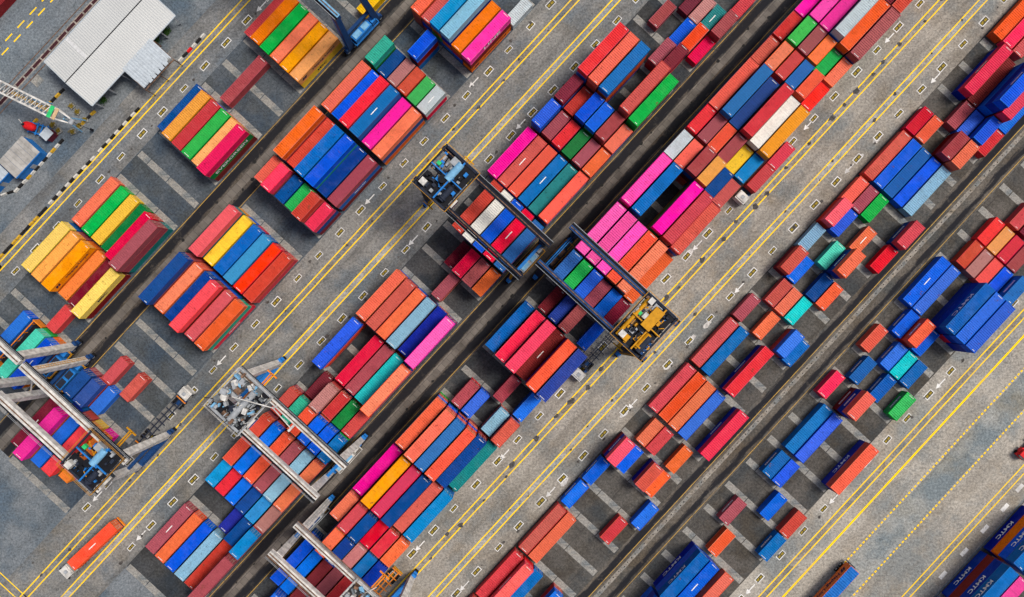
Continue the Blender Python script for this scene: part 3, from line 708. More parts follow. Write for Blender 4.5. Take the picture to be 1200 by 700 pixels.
def labels(j, lvl):
    area, key, t, code, top = j; ft, codes, u, v = STACK[key]; b, s, r = key
    size = 'short' if ft == 20 else 'long'
    cells = [int(s)] if ft == 20 else [int(s-.5), int(s+.5)]
    n1, n2 = top_code(b, cells[0], r-1), top_code(b, cells[0], r+1)
    if top: tier = 'on the ground' if t == 1 else 'atop '+NUM[t-1]
    else: tier = 'under '+PAL[codes[t]][0] + (' at the bottom' if t == 1 and lvl > 0 else '')
    if n1 and n2: nb = 'between %s and %s' % (n1, n2)
    elif n1 or n2: nb = 'only beside %s' % (n1 or n2)
    else: nb = 'standing apart'
    e1, e2 = top_code(b, cells[0]-1, r), top_code(b, cells[-1]+1, r)
    if lvl >= 2:
        if e1 and e2 and lvl > 2: nb += ', ends to %s and %s' % (e1, e2)
        elif e1: nb += ', end to ' + e1
        elif e2: nb += ', far end to ' + e2
    return '%s %s container %s, %s, %s row from shed' % (PAL[code][0], size, tier, nb, ORD[b])
lab = {i: labels(j, 0) for i, j in enumerate(single)}
for lvl in (1, 2, 3):
    c_ = {}
    for i, l in lab.items(): c_.setdefault(l, []).append(i)
    for l, ids in c_.items():
        if len(ids) > 1:
            for i in ids:
                n = labels(single[i], lvl)
                if len(n.replace('-', ' ').split()) <= 18 and len(n.split()) <= 16: lab[i] = n
OBJ = {}
for i, (area, key, t, code, top) in enumerate(single):
    ft, codes, u, v = STACK[key]
    loc = W(u + (0 if top else random.uniform(-.03,.03)), v, .03 + (t-1)*(CHT+.003))
    o = container('long_container' if ft == 40 else 'short_container', ft, code, loc, parts=top or area > 150)
    tag(o, lab[i], 'container', 'containers stacked in the %s row from the shed' % ORD[key[0]])
    OBJ[(key, t)] = o
# the containers buried inside the stacks: real boxes, joined
vs_, fs_, cs_ = [], [], []
for (area, key, t, code, top) in rest:
    ft, codes, u, v = STACK[key]; hl = CL[ft]/2; hw = CW/2; z0 = .03+(t-1)*(CHT+.003); z1 = z0+CHT; n = len(vs_)
    for z in (z0, z1):
        for (a, c) in ((-hl,-hw),(hl,-hw),(hl,hw),(-hl,hw)): vs_.append(tuple(W(u+a, v+c, z)))
    for q in ((0,1,2,3),(7,6,5,4),(4,5,1,0),(5,6,2,1),(6,7,3,2),(7,4,0,3)): fs_.append(tuple(n+i for i in q)); cs_.append(alb(code))
me = bpy.data.meshes.new('buried_containers'); me.from_pydata(vs_, [], fs_); me.materials.append(M['attr'])
ca = me.color_attributes.new('Col', 'FLOAT_COLOR', 'CORNER')
for p_ in me.polygons:
    for li in p_.loop_indices: ca.data[li].color = cs_[p_.index]
bo = link('buried_containers', me); tag(bo, 'mixed coloured containers buried inside the tall stacks', 'containers', kind='stuff')
# lettering that the photograph shows on the bared sides
def put(b, s, r, t, txt, size, side, x=0, mat='white_letter', wide=1.2, z=1.35, lg=None):
    o = OBJ.get(((b, s, r), t))
    if not o: return
    letter(o, txt, size, side, x, z, mat, wide)
    if lg is not None: logo(o, side, lg, z, mat)
put('A',-9.5,2,2,'Hapag-Lloyd',1.05,-1,1.2,'dark_letter',1.25,lg=-4.7)
put('A',.5,5,2,'Hapag-Lloyd',1.05,-1,1.2,'dark_letter',1.25,lg=-4.7)
put('A',-9.5,5,2,'MSC',1.2,-1,0,'dark_letter'); put('A',.5,5,1,'MSC',1.2,-1,0,'dark_letter')
put('A',-3.5,5,2,'EVERGREEN',1.5,-1,0)
put('B',4.5,5,3,'LINE',1.9,-1,.4,wide=1.3); put('B',4.5,5,1,'Hapag-Lloyd',1.05,-1,1.2,'dark_letter',1.25,lg=-4.7)
for bay in (2.5,4.5,.5):
    for t in (1,3,4): put('G',bay,0,t,'KMTC',1.35,1,-.6,wide=1.35)
put('F',-3.5,1,3,'KMTC',1.35,1,-.6,wide=1.35); put('F',-3.5,1,1,'KMTC',1.5,1,-.6,wide=1.35); put('F',-5.5,1,3,'KMTC',1.35,1,-.6,wide=1.35)
put('F',2.5,5,1,'KMTC',1.35,1,-.6,wide=1.35); put('F',8.5,3,3,'KMTC',1.5,1,0,wide=1.5)

for (b, s, r, t, side) in (('F',4,2,1,1),('F',4,2,2,1),('F',7,2,2,1),('F',7,1,1,1),('F',6,2,1,1),('F',5,1,1,1),('F',5,3,1,1),('F',5,5,1,1),('F',10,5,2,1),('F',1,1,1,1),('F',-1,1,1,1),('F',-1,5,1,1),
                           ('E',-2,0,2,1),('E',.5,5,1,1),('E',2.5,3,1,1),('E',9,5,1,1),('E',7,3,1,1),('E',7,3,2,1),('E',14.5,1,2,1),('E',14.5,3,4,1),('E',-7.5,1,2,1),('E',-3,0,1,1),('E',-4,0,1,1),('B',-1.5,5,2,-1),('B',-7.5,5,1,-1)):
    o = OBJ.get(((b, s, r), t))
    if not o: continue
    mb = MB(); x = -1.6; y = side*(CW/2+.004)
    while x < 1.6:
        w_ = random.uniform(.18,.42); mb.quad([(x,y,1.0),(x+w_,y,1.0),(x+w_,y,1.62),(x,y,1.62)]); x += w_+.09
    mb.build('side_marking', M['white_letter'], o)
# ---------------------------------------------------------------- rubber-tyred gantry cranes
def handrail(mb, pts, z, h=1.1, mi=0, closed=True, r=.06):
    P = [Vector((x, y, z)) for x, y in pts]; n = len(P)
    for i in range(n if closed else n-1):
        a, b = P[i], P[(i+1) % n]
        for hh in (h, h*.55): mb.beam(a+Vector((0,0,hh)), b+Vector((0,0,hh)), r*1.6, r*1.6, mi)
        k = max(1, int((b-a).length/1.6))
        for j in range(k): q = a.lerp(b, j/k); mb.beam(q, q+Vector((0,0,h)), r, r, mi)
def gantry(label, u1, u2, vl, vr, trolley_v, frame, top, trim, trolley, deck, rail, side_box=None, sill=None, zg=20.2, bracing=True, spreader_z=15.5, tro_w=8.2, cluster='plain', gw=.36, grail='grey_steel'):
    um, vm = (u1+u2)/2/G, (vl+vr)/2/G
    root = empty('gantry_crane', W(um, vm)); tag(root, label, 'gantry crane', 'rubber-tyred gantry cranes over the container rows')
    hx = (u2-u1)/2/G; hy = (vr-vl)/2/G; sill = sill or frame
    fx = hx+.9                                           # feet stand a little wider than the girders
    for sy in (1, -1):
        y = sy*hy
        for sx in (1, -1):
            mb = MB(); mb.beam((sx*fx, y, 2.0), (sx*hx, y, zg), 1.35, 1.15, 0, up=(0,1,0), w2=1.0, h2=1.5)
            lg = mb.build('leg', M[frame], root)
            if (sx, sy) == (1, 1) or (sx, sy) == (-1, -1):   # ladder on two legs
                lb = MB()
                for o_ in (-.25,.25): lb.beam((sx*fx+sx*.75, y+o_, 2.4), (sx*hx+sx*.75, y+o_, zg), .07, .07)
                for i in range(22): f = i/22; xx = sx*(fx+(hx-fx)*f)+sx*.75; lb.beam((xx, y-.25, 2.6+f*(zg-3)), (xx, y+.25, 2.6+f*(zg-3)), .05, .05)
                lb.build('ladder', M[rail], lg)
            # bogie with two tyres
            bg_ = MB(); bg_.box(sx*fx-1.5, sx*fx+1.5, y-.42, y+.42, 1.0, 1.75); bogie = bg_.build('bogie', M[sill], root)
            for k in (-1, 1):
                wh = MB(); xx = sx*fx+k*.95; wh.tube((xx, y-.36, .80), (xx, y+.36, .80), .80, 18, 0); wh.tube((xx, y-.40, .80), (xx, y+.40, .80), .36, 12, 1)
                wh.build('wheel', [M['tyre'], M['grey_steel']], bogie)
        mb = MB(); mb.box(-fx-1.2, fx+1.2, y-.5, y+.5, 1.752, 2.7); mb.box(-fx+.6, fx-.6, y-.75, y-.502, 2.0, 2.3); mb.build('sill_beam', M[sill], root)
        mb = MB(); mb.box(-hx-.15, hx+.15, y-.3, y+.3, 7.4, 8.1); mb.build('tie_beam', M[sill], root)
    if side_box:
        sb = MB(); ys = -hy if side_box[0] == 'r' else hy
        sb.box(-2.6, 2.2, ys-1.25, ys+.35, 2.702, 4.9, 0); sb.box(2.5, 3.6, ys-.9, ys+.3, 2.702, 4.3, 0); sb.box(-2.3, -.4, ys-1.05, ys+.15, 4.9, 5.12, 1); sb.box(.2, 1.8, ys-1.05, ys+.15, 4.9, 5.05, 1)
        p_ = sb.build('power_house', [M[side_box[1]], M[side_box[2]]], root)
        hr = MB(); handrail(hr, [(-3,ys-1.5),(3.8,ys-1.5),(3.8,ys+.6),(-3,ys+.6)], 2.75, 1.0); hr.build('handrail', M[rail], p_)
    over = 1.7
    for sx in (1, -1):
        x = sx*hx
        mb = MB(); mb.box(x-gw, x+gw, -hy-over, hy+over, zg, zg+1.45, 0); mb.box(x-gw-.04, x+gw+.04, -hy-over, hy+over, zg+1.45, zg+1.52, 1)
        gd = mb.build('girder', [M[frame], M[top]], root)
        rl = MB(); rl.box(x-.09, x+.09, -hy-over+.2, hy+over-.2, zg+1.521, zg+1.66); rl.build('trolley_rail', M['rust_steel'], gd)
        wk = MB(); xo = x+sx*(gw+.08); wk.box(min(xo,xo+sx*.5), max(xo,xo+sx*.5), -hy-over, hy+over, zg+.95, zg+1.0); wk.build('walkway', M[deck], gd)
        hr = MB(); handrail(hr, [(xo+sx*.47,-hy-over),(xo+sx*.47,hy+over)], zg+1.0, 1.0, closed=False, r=.03); hr.build('handrail', M[grail], gd)
    if bracing:
        cb = MB()
        for sy in (1,): cb.beam((-hx, sy*hy, 12.5), (hx, sy*hy, zg-.4), .18, .18); cb.build('brace', M[frame], root)
    # trolley
    ty = -(trolley_v/G - vm); z = zg+1.66
    tr = MB(); w2 = tro_w/2; L2 = hx+.9
    tr.box(-L2, L2, ty-w2, ty-w2+.3, z, z+.55, 0); tr.box(-L2, L2, ty+w2-.3, ty+w2, z, z+.55, 0)
    tr.box(-L2, -L2+.5, ty-w2+.5, ty+w2-.5, z, z+.5, 0); tr.box(L2-.5, L2, ty-w2+.5, ty+w2-.5, z, z+.5, 0)
    tr.box(-L2+.52, L2-.52, ty-w2+.52, ty-w2*.25, z+.3, z+.38, 1); tr.box(-L2+.52, -L2*.25, ty-w2*.24, ty+w2-.52, z+.3, z+.38, 1); tr.box(-.35, .35, ty-w2*.2, ty+w2-.52, z+.05, z+.5, 0)
    tl = tr.build('trolley', [M[trolley], M[deck]], root)
    zz = z+.38
    if cluster == 'yellow':
        mb = MB(); mb.box(-.4, L2-1.2, ty-w2+2.6, ty-w2+4.6, zz, zz+1.7, 0); mb.build('machine_house', M['yellow_steel'], tl)
        mb = MB(); mb.box(-L2+.7, -L2+2.0, ty+.6, ty+2.0, zz, zz+1.2, 0); mb.build('hoist_cover', M['yellow_steel'], tl)
        mb = MB(); mb.tube((-L2+.8, ty-w2+1.6, zz+.7), (-.9, ty-w2+1.6, zz+.7), .7, 16); mb.build('rope_drum', M['dark_steel'], tl)
        mb = MB(); mb.tube((-L2+.6, ty+w2-1.0, zz+.5), (L2-1, ty+w2-1.0, zz+.5), .38, 14); mb.build('drive_shaft', M['yellow_steel'], tl)
        for i in range(4):
            mb = MB(); mb.box(-L2+.9+i*.75, -L2+1.4+i*.75, ty-w2+.5, ty-w2+1.1, zz, zz+1.0); mb.build('control_box', M['navy_steel'], tl)
        for i in range(85):
            a, c = random.uniform(-L2+.3, L2-.9), random.uniform(ty-w2+.3, ty+w2-.9)
            mb = MB(); mb.box(a, a+random.choice((.2,.35,.6,.9)), c, c+random.choice((.2,.3,.5,.8)), zz+.001*i, zz+random.uniform(.25,1.1)); mb.build('machinery_box', M[random.choice(['yellow_steel','yellow_steel','black','black','dark_steel','rust_steel'])], tl)
        for (px_, py_) in ((1.4, 1.2), (L2-1.1, 2.2)):
            mb = MB(); mb.box(px_-.6, px_+.6, ty+py_-.5, ty+py_+.5, zz+.2, zz+1.5); mb.build('cooling_unit', M['white_steel'], tl)
    elif cluster == 'pale':
        for i in range(110):
            a, c = random.uniform(-L2+.3, L2-1.0), random.uniform(ty-w2+.3, ty+w2-1.0); s_ = random.choice((.25,.4,.5,.7,1.1)); q = random.choice((.2,.35,.5,.8,1.2))
            mb = MB(); M4 = Matrix.Translation((a, c, 0)) @ Matrix.Rotation(random.choice((0,0,0,.35,-.5)), 4, 'Z')
            mb.box(0, s_, 0, q, zz+.001*i, zz+.3+random.uniform(.05,1.3), 0, M4); mb.build('machinery_box', M[random.choice(['pale_blue_steel','white_steel','grey_steel','grey_steel','dull_steel','dull_steel','dark_steel','rust_steel'])], tl)
        for i in range(14):
            a, c = random.uniform(-L2+.4, L2-.4), random.uniform(ty-w2+.4, ty+w2-.4)
            mb = MB(); mb.tube((a, c, zz+.6), (a+random.uniform(-2.5,2.5), c+random.uniform(-2.5,2.5), zz+random.uniform(.4,1.7)), .07, 6); mb.build('hydraulic_pipe', M[random.choice(['white_steel','dull_steel','black'])], tl)
        mb = MB(); jx = hx; mb.beam((jx, ty-w2-1.5, z+.2), (jx, ty-w2-1.5, z+2.6), .3, .3); mb.beam((jx, ty-w2-1.5, z+2.5), (jx-3.4, ty+1.2, z+3.0), .16, .2); mb.beam((jx, ty-w2-1.5, z+2.5), (jx-.4, ty-w2-6.2, z+2.8), .16, .2); mb.box(jx-1.3, jx+.2, ty-w2-6.6, ty-w2-6.2, z+1.8, z+2.4); mb.build('service_jib', M['white_steel'], tl)
        mb = MB(); mb.tube((-L2+1, ty-1, zz+.8), (L2-1.5, ty-1, zz+.8), .6, 14); mb.build('rope_drum', M['grey_steel'], tl)
    if cluster != 'pale':
        mb = MB(); mb.tube((-.2, ty-w2+3.6, zz+.75), (L2-1.0, ty-w2+3.6, zz+.75), .72, 18); mb.build('rope_drum', M['pale_blue_steel' if cluster == 'plain' else 'dark_steel'], tl)
        mb = MB(); mb.box(L2-2.2, L2-.8, ty-.3, ty+1.3, zz, zz+1.1); mb.build('motor_box', M['grey_steel'], tl)
        mb = MB(); mb.box(-L2+.8, -L2+2.0, ty+w2-2.2, ty+w2-1.0, zz, zz+1.4); mb.build('cooling_unit', M['white_steel'], tl)
        mb = MB(); mb.box(.8, 1.5, ty+w2-1.8, ty+w2-1.0, zz, zz+.8); mb.build('valve_box', M['green_steel'], tl)
        mb = MB(); mb.tube((-L2+1.0, ty-w2+2.0, zz+.62), (-.6, ty-w2+2.0, zz+.62), .6, 16); mb.tube((-L2+1.4, ty-w2+2.0, zz+.62), (-L2+1.7, ty-w2+2.0, zz+.62), .85, 16); mb.build('hoist_motor', M['dark_steel' if cluster == 'plain' else 'yellow_steel'], tl)
        mb = MB(); mb.tube((-.6, ty+.2, zz+.3), (-.6, ty+.2, zz+1.0), .8, 16); mb.build('cable_reel', M['black'], tl)
        mb = MB(); mb.beam((-L2+.4, ty-.9, zz+.9), (L2-.4, ty-.9, zz+.9), .28, .4); mb.beam((.3, ty-w2+.4, zz+1.0), (.3, ty+w2-.4, zz+1.0), .22, .3); mb.build('cross_beam', M['blue_steel' if cluster == 'plain' else 'yellow_steel'], tl)
        for i in range(34):
            a, c = random.uniform(-L2+.7, L2-1.3), random.uniform(ty-w2+.7, ty+w2-1.3)
            mb = MB(); mb.box(a, a+random.uniform(.3,.9), c, c+random.uniform(.3,.9), zz+.003*i, zz+random.uniform(.3,.95)); mb.build('machinery_box', M[random.choice(['dark_steel','black','black','grey_steel',trolley,'blue_steel' if cluster == 'plain' else 'rust_steel'])], tl)
        for i in range(5):
            a, c = random.uniform(-L2+.6, L2-.6), random.uniform(ty-w2+.6, ty+w2-.6)
            mb = MB(); mb.tube((a, c, zz+.1), (random.uniform(-L2+.6, L2-.6), random.uniform(ty-w2+.6, ty+w2-.6), zz+.3), .09, 6); mb.build('hydraulic_pipe', M[random.choice(['blue_steel','black',rail])], tl)
    hr = MB(); handrail(hr, [(-L2-.1,ty-w2-.1),(L2+.1,ty-w2-.1),(L2+.1,ty+w2+.1),(-L2-.1,ty+w2+.1)], z+.5, 1.1, r=.03); hr.build('handrail', M[rail], tl)
    cabm = MB(); cy = ty-w2-.2+1.2; cabm.box(-L2+1.0, -L2+3.2, cy-1.1, cy+1.1, zg-2.5, zg-.2, 0); cabm.box(-L2+.97, -L2+3.23, cy-1.13, cy+.6, zg-2.0, zg-.7, 1)
    cb = cabm.build('operator_cab', [M['white_steel'], M['glass']], tl)
    ca = MB(); ca.box(-L2+1.2, -L2+1.5, cy-.3, cy+.3, zg-.2, z+.1); ca.box(-L2+2.6, -L2+2.9, cy-.3, cy+.3, zg-.2, z+.1); ca.build('cab_hanger', M[trolley], tl)
    # spreader on its ropes
    sp = MB(); s0 = spreader_z
    sp.box(-5.9, 5.9, ty-.35, ty-.1, s0, s0+.3); sp.box(-5.9, 5.9, ty+.1, ty+.35, s0, s0+.3)
    for xx in (-6.0, 5.75): sp.box(xx, xx+.25, ty-1.2, ty+1.2, s0-.05, s0+.3)
    sp.box(-1.6, 1.6, ty-.95, ty+.95, s0+.302, s0+.8)
    so = sp.build('spreader', M['yellow_steel' if cluster != 'pale' else 'orange_steel'], root)
    rp = MB()
    for a in (-1.4, 1.4):
        for c in (-.8, .8): rp.tube((a, ty+c, s0+.8), (a*1.15, ty+c*1.1, z+.1), .035, 5)
    rp.build('hoist_rope', M['black'], so)
    return root
gantry('black gantry crane with dark trolley and yellow handrails', 23.5, 66, -148, -17, -133, 'black_navy', 'black_navy', 'blue_steel', 'dark_steel', 'black', 'yellow_steel', ('r','grey_steel','pale_blue_steel'), sill='blue_steel')
gantry('navy gantry crane with bright yellow trolley and machinery', 47, 95, 3, 134, 118, 'black_navy', 'navy_steel', 'blue_steel', 'dark_steel', 'black', 'yellow_steel', ('l','dark_steel','rust_steel'), sill='blue_steel', cluster='yellow', tro_w=7.4)
gantry('pale gantry crane with jumbled grey machinery on its trolley', -286, -244, -148, -17, -133, 'white_steel', 'white_steel', 'pale_blue_steel', 'grey_steel', 'black', 'white_steel', ('r','white_steel','pale_blue_steel'), sill='blue_steel', cluster='pale', gw=.40, grail='grey_steel')
gantry('white gantry crane with rusty rails and its trolley over blue boxes', -360, -322, 3, 134, 100, 'white_steel', 'white_steel', 'blue_steel', 'white_steel', 'rust_steel', 'grey_steel', ('l','grey_steel','navy_steel'), sill='blue_steel', cluster='pale', gw=.40, grail='grey_steel')
gantry('white gantry crane with blue lower legs above magenta and red containers', -431, -392, -314, -186, -202, 'white_steel', 'white_steel', 'pale_blue_steel', 'dark_steel', 'black', 'yellow_steel', ('l','blue_steel','dark_steel'), sill='navy_steel', gw=.55)
gantry('white gantry crane at the frame edge above the open orange rack', -431, -391, -466, -336, -440, 'white_steel', 'white_steel', 'blue_steel', 'dark_steel', 'black', 'yellow_steel', ('r','blue_steel','dark_steel'), sill='navy_steel', gw=.55)
gantry('blue gantry crane with bright blue power house on its sill', 92, 126, -466, -336, -440, 'navy_steel', 'pale_blue_steel', 'blue_steel', 'navy_steel', 'black', 'blue_steel', ('r','blue_steel','pale_blue_steel'), sill='navy_steel')

# ---------------------------------------------------------------- trucks
def truck(label, u, v, load=None, trail='dark_steel', cabcol='white_steel', rz=None, tail='dark_steel'):
    """terminal tractor and skeletal trailer; the cab looks to -u"""
    root = empty('container_truck', W(u, v), TH if rz is None else rz); tag(root, label, 'truck', 'trucks in the lanes')
    c = MB(); c.box(-9.3,-7.3,-1.2,1.2,.95,2.75,0); c.box(-9.0,-7.5,-1.05,1.05,2.75,3.0,0); c.box(-9.36,-9.0,-1.22,1.22,.55,1.0,0); c.box(-8.6,-7.9,-.35,.35,3.0,3.14,1)
    cab = c.build('cab', [M[cabcol], M['grey_steel']], root)
    g_ = MB(); g_.quad([(-9.31,-1.05,1.75),(-9.31,1.05,1.75),(-9.02,.98,2.7),(-9.02,-.98,2.7)]); g_.box(-8.9,-7.7,-1.21,-1.203,1.75,2.6); g_.box(-8.9,-7.7,1.203,1.21,1.75,2.6); g_.build('windshield', M['glass'], cab)
    mr = MB()
    for s in (-1, 1): mr.box(-9.15,-9.0,s*1.28-.1 if s > 0 else -1.48,1.48 if s > 0 else -1.28+.1,2.0,2.5)
    mr.build('mirror', M['black'], cab)
    f = MB(); f.box(-9.2,-4.6,-.5,-.3,.7,.98); f.box(-9.2,-4.6,.3,.5,.7,.98); f.box(-7.1,-6.4,-1.1,-.55,.6,1.3,1); f.box(-7.1,-6.4,.55,1.1,.6,1.3,1); f.box(-5.9,-4.9,-.6,.6,.98,1.1,1); f.build('tractor_frame', [M['black'], M['navy_steel']], root)
    t = MB(); t.box(-6.4,6.3,-.55,-.35,1.12,1.36); t.box(-6.4,6.3,.35,.55,1.12,1.36)
    for i in range(9):
        x = -6.2+i*1.53; t.box(x-.1,x+.1,-1.2,1.2,1.361,1.47)
    t.box(6.3,6.5,-1.2,1.2,1.0,1.47,1); t.box(-6.5,-6.3,-1.22,1.22,1.1,1.5,1)
    t.build('trailer_frame', [M[trail], M[tail]], root)
    for x in (-8.5,-5.9,-5.0,3.6,4.9):
        for s in (-1, 1):
            w_ = MB(); w_.tube((x, s*.78, .52), (x, s*1.2, .52), .52, 16, 0); w_.tube((x, s*1.0, .52), (x, s*1.215, .52), .25, 10, 1); w_.build('wheel', [M['tyre'], M['grey_steel']], root)
    return root
def load(root_u, root_v, ft, code, dx, label, rz=TH, z=1.475):
    p = W(root_u, root_v) + Vector((math.cos(rz)*dx, math.sin(rz)*dx, z))
    return tag(container('long_container' if ft == 40 else 'short_container', ft, code, p, rz=rz), label, 'container', 'containers carried on trucks')
u_, v_ = PX(108, 640.5, 4.07); RZ1 = TH-math.radians(4.1)
truck('white-cabbed truck driving on the open corner of the yard', u_, v_, rz=RZ1, tail='orange_steel'); load(u_, v_, 40, HUE['coral'], 0, 'coral red long container on the truck in the open corner', RZ1, 1.475)
u_, v_ = PX(902, 198, 2.5); v_ = (116)/G
truck('truck with white and blue cab carrying two short red containers', u_, v_); load(u_, v_, 20, HUE['brick-red'], -3.1, 'brick red short container just behind the cab of a truck'); load(u_, v_, 20, HUE['bright-red'], 3.1, 'bright red short container at the tail of a truck')
u_, v_ = PX(706, 402, 1); v_ = 116/G
truck('white-cabbed truck with empty black trailer under the yellow trolley crane', u_, v_)
u_, v_ = PX(220, 463, 2); v_ = -203/G
truck('white-cabbed truck with empty trailer beside the white crane leg', u_-8.3, v_, rz=TH+math.pi, tail='orange_steel')
u_, v_ = PX(456, 672, 1); v_ = 117/G
truck('truck with bright orange trailer frame beside the white crane', u_-4.5, v_, trail='orange_steel', tail='yellow_steel')
# truck on the wide road with a tarpaulin-topped orange container
u_, v_ = PX(979, 693, 4.07); truck('truck on the wide road carrying the tarpaulin-topped orange container', u_, v_)
ot = load(u_, v_, 40, HUE['deep-orange'], 0, 'orange open-top long container with blue tarpaulin on the wide road')
tp = MB(); hl = 6.02
for i in range(24):
    a = -hl+i*.5017; z0 = CHT+.012; tp.quad([(a,-1.16,z0),(a+.25,-1.16,z0+.07),(a+.25,1.16,z0+.07),(a,1.16,z0)]); tp.quad([(a+.25,-1.16,z0+.07),(a+.5,-1.16,z0),(a+.5,1.16,z0),(a+.25,1.16,z0+.07)])
tp.build('tarpaulin', M['tarp'], ot); letter(ot, 'Hapag-Lloyd', 1.25, 1, -.6, 1.3, 'dark_letter', 1.25); logo(ot, 1, 4.6, 1.3, 'dark_letter')
# open orange rack left of the first row
fr = empty('open_rack', W(slot_u(-12.5), row_v('A', 3), .03)); tag(fr, 'orange open rack with dark empty inside beside the mint container', 'open rack')
mb = MB(); mb.box(-6.09,6.09,-1.2,1.2,.05,.45); mb.build('floor', M['black'], fr)
for s in (-1, 1):
    mb = MB(); mb.box(-6.09,6.09,s*1.22-.1,s*1.22+.1,.46,.62) if False else mb.box(-6.09,6.09,min(s*1.0,s*1.2),max(s*1.0,s*1.2),2.0,2.2); mb.build('side_rail', M['orange_steel'], fr)
    mb = MB(); mb.box(s*6.09-(.2 if s > 0 else 0), s*6.09+(0 if s > 0 else .2), -1.2, 1.2, .46, 2.6); mb.build('end_wall', M['orange_steel'], fr)
    for k in range(5):
        mb = MB(); x = -4.8+k*2.4; mb.box(x-.08,x+.08,min(s*1.02,s*1.18),max(s*1.02,s*1.18),.45,2.0); mb.build('post', M['orange_steel'], fr)

# ---------------------------------------------------------------- quay side: shed, huts, rails, boom, barriers
def roofed_shed():
    z = 5.0
    (u0, v0), (u1, v1) = PX(52.5, 72.5, z), PX(107.5, 124, z)        # west gable end corners
    ue, ve = PX(206, 19, z)
    ua = (u0+u1)/2; ub = ue; vm = (v0+v1)/2; hw = abs(v1-v0)/2; hl = (ub-ua)/2
    root = empty('shed', W((ua+ub)/2, vm)); tag(root, 'long shed with pale corrugated metal roof beside the quay', 'shed')
    wl = MB()
    wl.box(-hl+1.2, hl-1.2, -1.5, -1.35, 0, z-.15); wl.box(-hl+1.2, -hl+1.35, -1.34, hw-1.2, 0, z-.1); wl.box(hl-1.35, hl-1.2, -1.34, hw-1.2, 0, z-.1); wl.build('wall', M['grey_roof'], root)
    for i in range(7):
        for s in (-1, 1):
            po = MB(); x = -hl+.6+i*(2*hl-1.2)/6; po.box(x-.12, x+.12, s*(hw-.45)-.12, s*(hw-.45)+.12, 0, z-.05); po.build('post', M['grey_steel'], root)
    for s, nm in ((1,'roof_slope'), (-1,'roof_slope')):
        mb = MB(); n = int(2*hl/.5)
        for i in range(n):
            a = -hl+i*2*hl/n; b = a+2*hl/n; m_ = (a+b)/2
            for (xa, ha, xb, hb) in ((a,0,m_,.06),(m_,.06,b,0)):
                mb.quad([(xa, s*.12, z+1.0+ha), (xb, s*.12, z+1.0+hb), (xb, s*hw, z+hb), (xa, s*hw, z+ha)])
        o = mb.build(nm, M['white_roof'], root)
        ed = MB(); ed.box(-hl-.05, hl+.05, min(s*(hw+.01), s*(hw+.2)), max(s*(hw+.01), s*(hw+.2)), z-.15, z+.06); ed.build('gutter', M['pale_roof'], o)
    rg = MB(); rg.box(-hl, hl, -.11, .11, z+.8, z+.98); rg.build('ridge_gap', M['black'], root)
    for s in (-1, 1):
        mb = MB(); x = s*(hl+.06)
        for t in (-1, 1): mb.beam((x, t*hw, z-.02), (x, t*.12, z+.98), .14, .2)
        mb.build('gable_trim', M['pale_roof'], root)
    lp = MB(); lp.quad([(-hl+6.2,.3,z+1.055),(-hl+7.0,.3,z+1.055),(-hl+7.0,hw-.1,z+.095),(-hl+6.2,hw-.1,z+.095)]); lp.build('light_panel', plain('roof_light_panel', (.56,.57,.57), .4), root)
    return root
roofed_shed()
# lower canopy against the shed
z = 4.6; cu, cv = PX(174, 76, z); root = empty('canopy', W(cu, cv)); tag(root, 'small tattered sheet metal canopy against the shed wall', 'canopy')
mb = MB(); n = 14
for i in range(n):
    a = -4.3+i*.61
    for (xa,ha,xb,hb) in ((a,0,a+.3,.06),(a+.3,.06,a+.61,0)): mb.quad([(xa,3.2,z+.5+ha),(xb,3.2,z+.5+hb),(xb,-1.6-random.uniform(0,1.2) if i>3 else -2.7,z-.1+hb),(xa,-2.4,z-.1+ha)])
mb.build('roof_sheet', M['pale_roof'], root)
for i in range(5):
    sh = MB(); sh.box(-2.5+i*1.15,-1.6+i*1.15,-2.9,-1.7,z+.05+.012*i,z+.09+.012*i); sh.build('loose_sheet', M['pale_roof'], root)
for (x, y) in ((-4.2,-3.1),(0,-3.1),(4.3,-3.1),(-4.2,3.0),(4.3,3.0)):
    po = MB(); po.tube((x,y,0),(x,y,z-.15 if y < 0 else z+.4),.1,8); po.build('post', M['rust_steel'], root)
po = MB(); po.beam((-4.3,-3.1,z-.1),(4.4,-3.1,z-.1),.16,.16); po.beam((-4.3,-3.1,z-.1),(-.2,-2.4,z-.1),.1,.1); po.beam((4.3,-3.1,z-.1),(.2,-2.4,z-.1),.1,.1); po.beam((-4.25,-3.1,z-.12),(-4.25,3.1,z+.35),.1,.1); po.beam((4.3,-3.1,z-.12),(4.3,3.1,z+.35),.1,.1); po.build('truss', M['rust_steel'], root)
def hut(label, px, py, L_, Wd, z, roof, trim):
    u_, v_ = PX(px, py, z); root = empty('hut', W(u_, v_)); tag(root, label, 'hut')
    mb = MB(); mb.box(-L_/2+.1,L_/2-.1,-Wd/2+.1,Wd/2-.1,0,z-.12); mb.build('wall', M[trim], root)
    mb = MB(); n = int(L_/.9)
    for i in range(n):
        a = -L_/2+i*L_/n; b = a+L_/n
        mb.box(a+.02,b-.02,-Wd/2,Wd/2,z-.1+(.05 if i % 2 else 0),z+(.05 if i % 2 else 0))
    mb.build('roof_sheet', M[roof], root)
    tm = MB(); tm.box(-L_/2,L_/2,-Wd/2-.12,-Wd/2-.005,z-.5,z-.05); tm.build('fascia', M['blue_steel'], root)
    dr = MB(); dr.box(-.5,.5,-Wd/2+.03,-Wd/2+.098,.05,2.1); dr.build('door', M['grey_steel'], root)
hut('grey ribbed flat-roofed hut with blue fascia beside the red tank', 22, 184, 7.4, 5.0, 3.6, 'grey_roof', 'blue_steel')
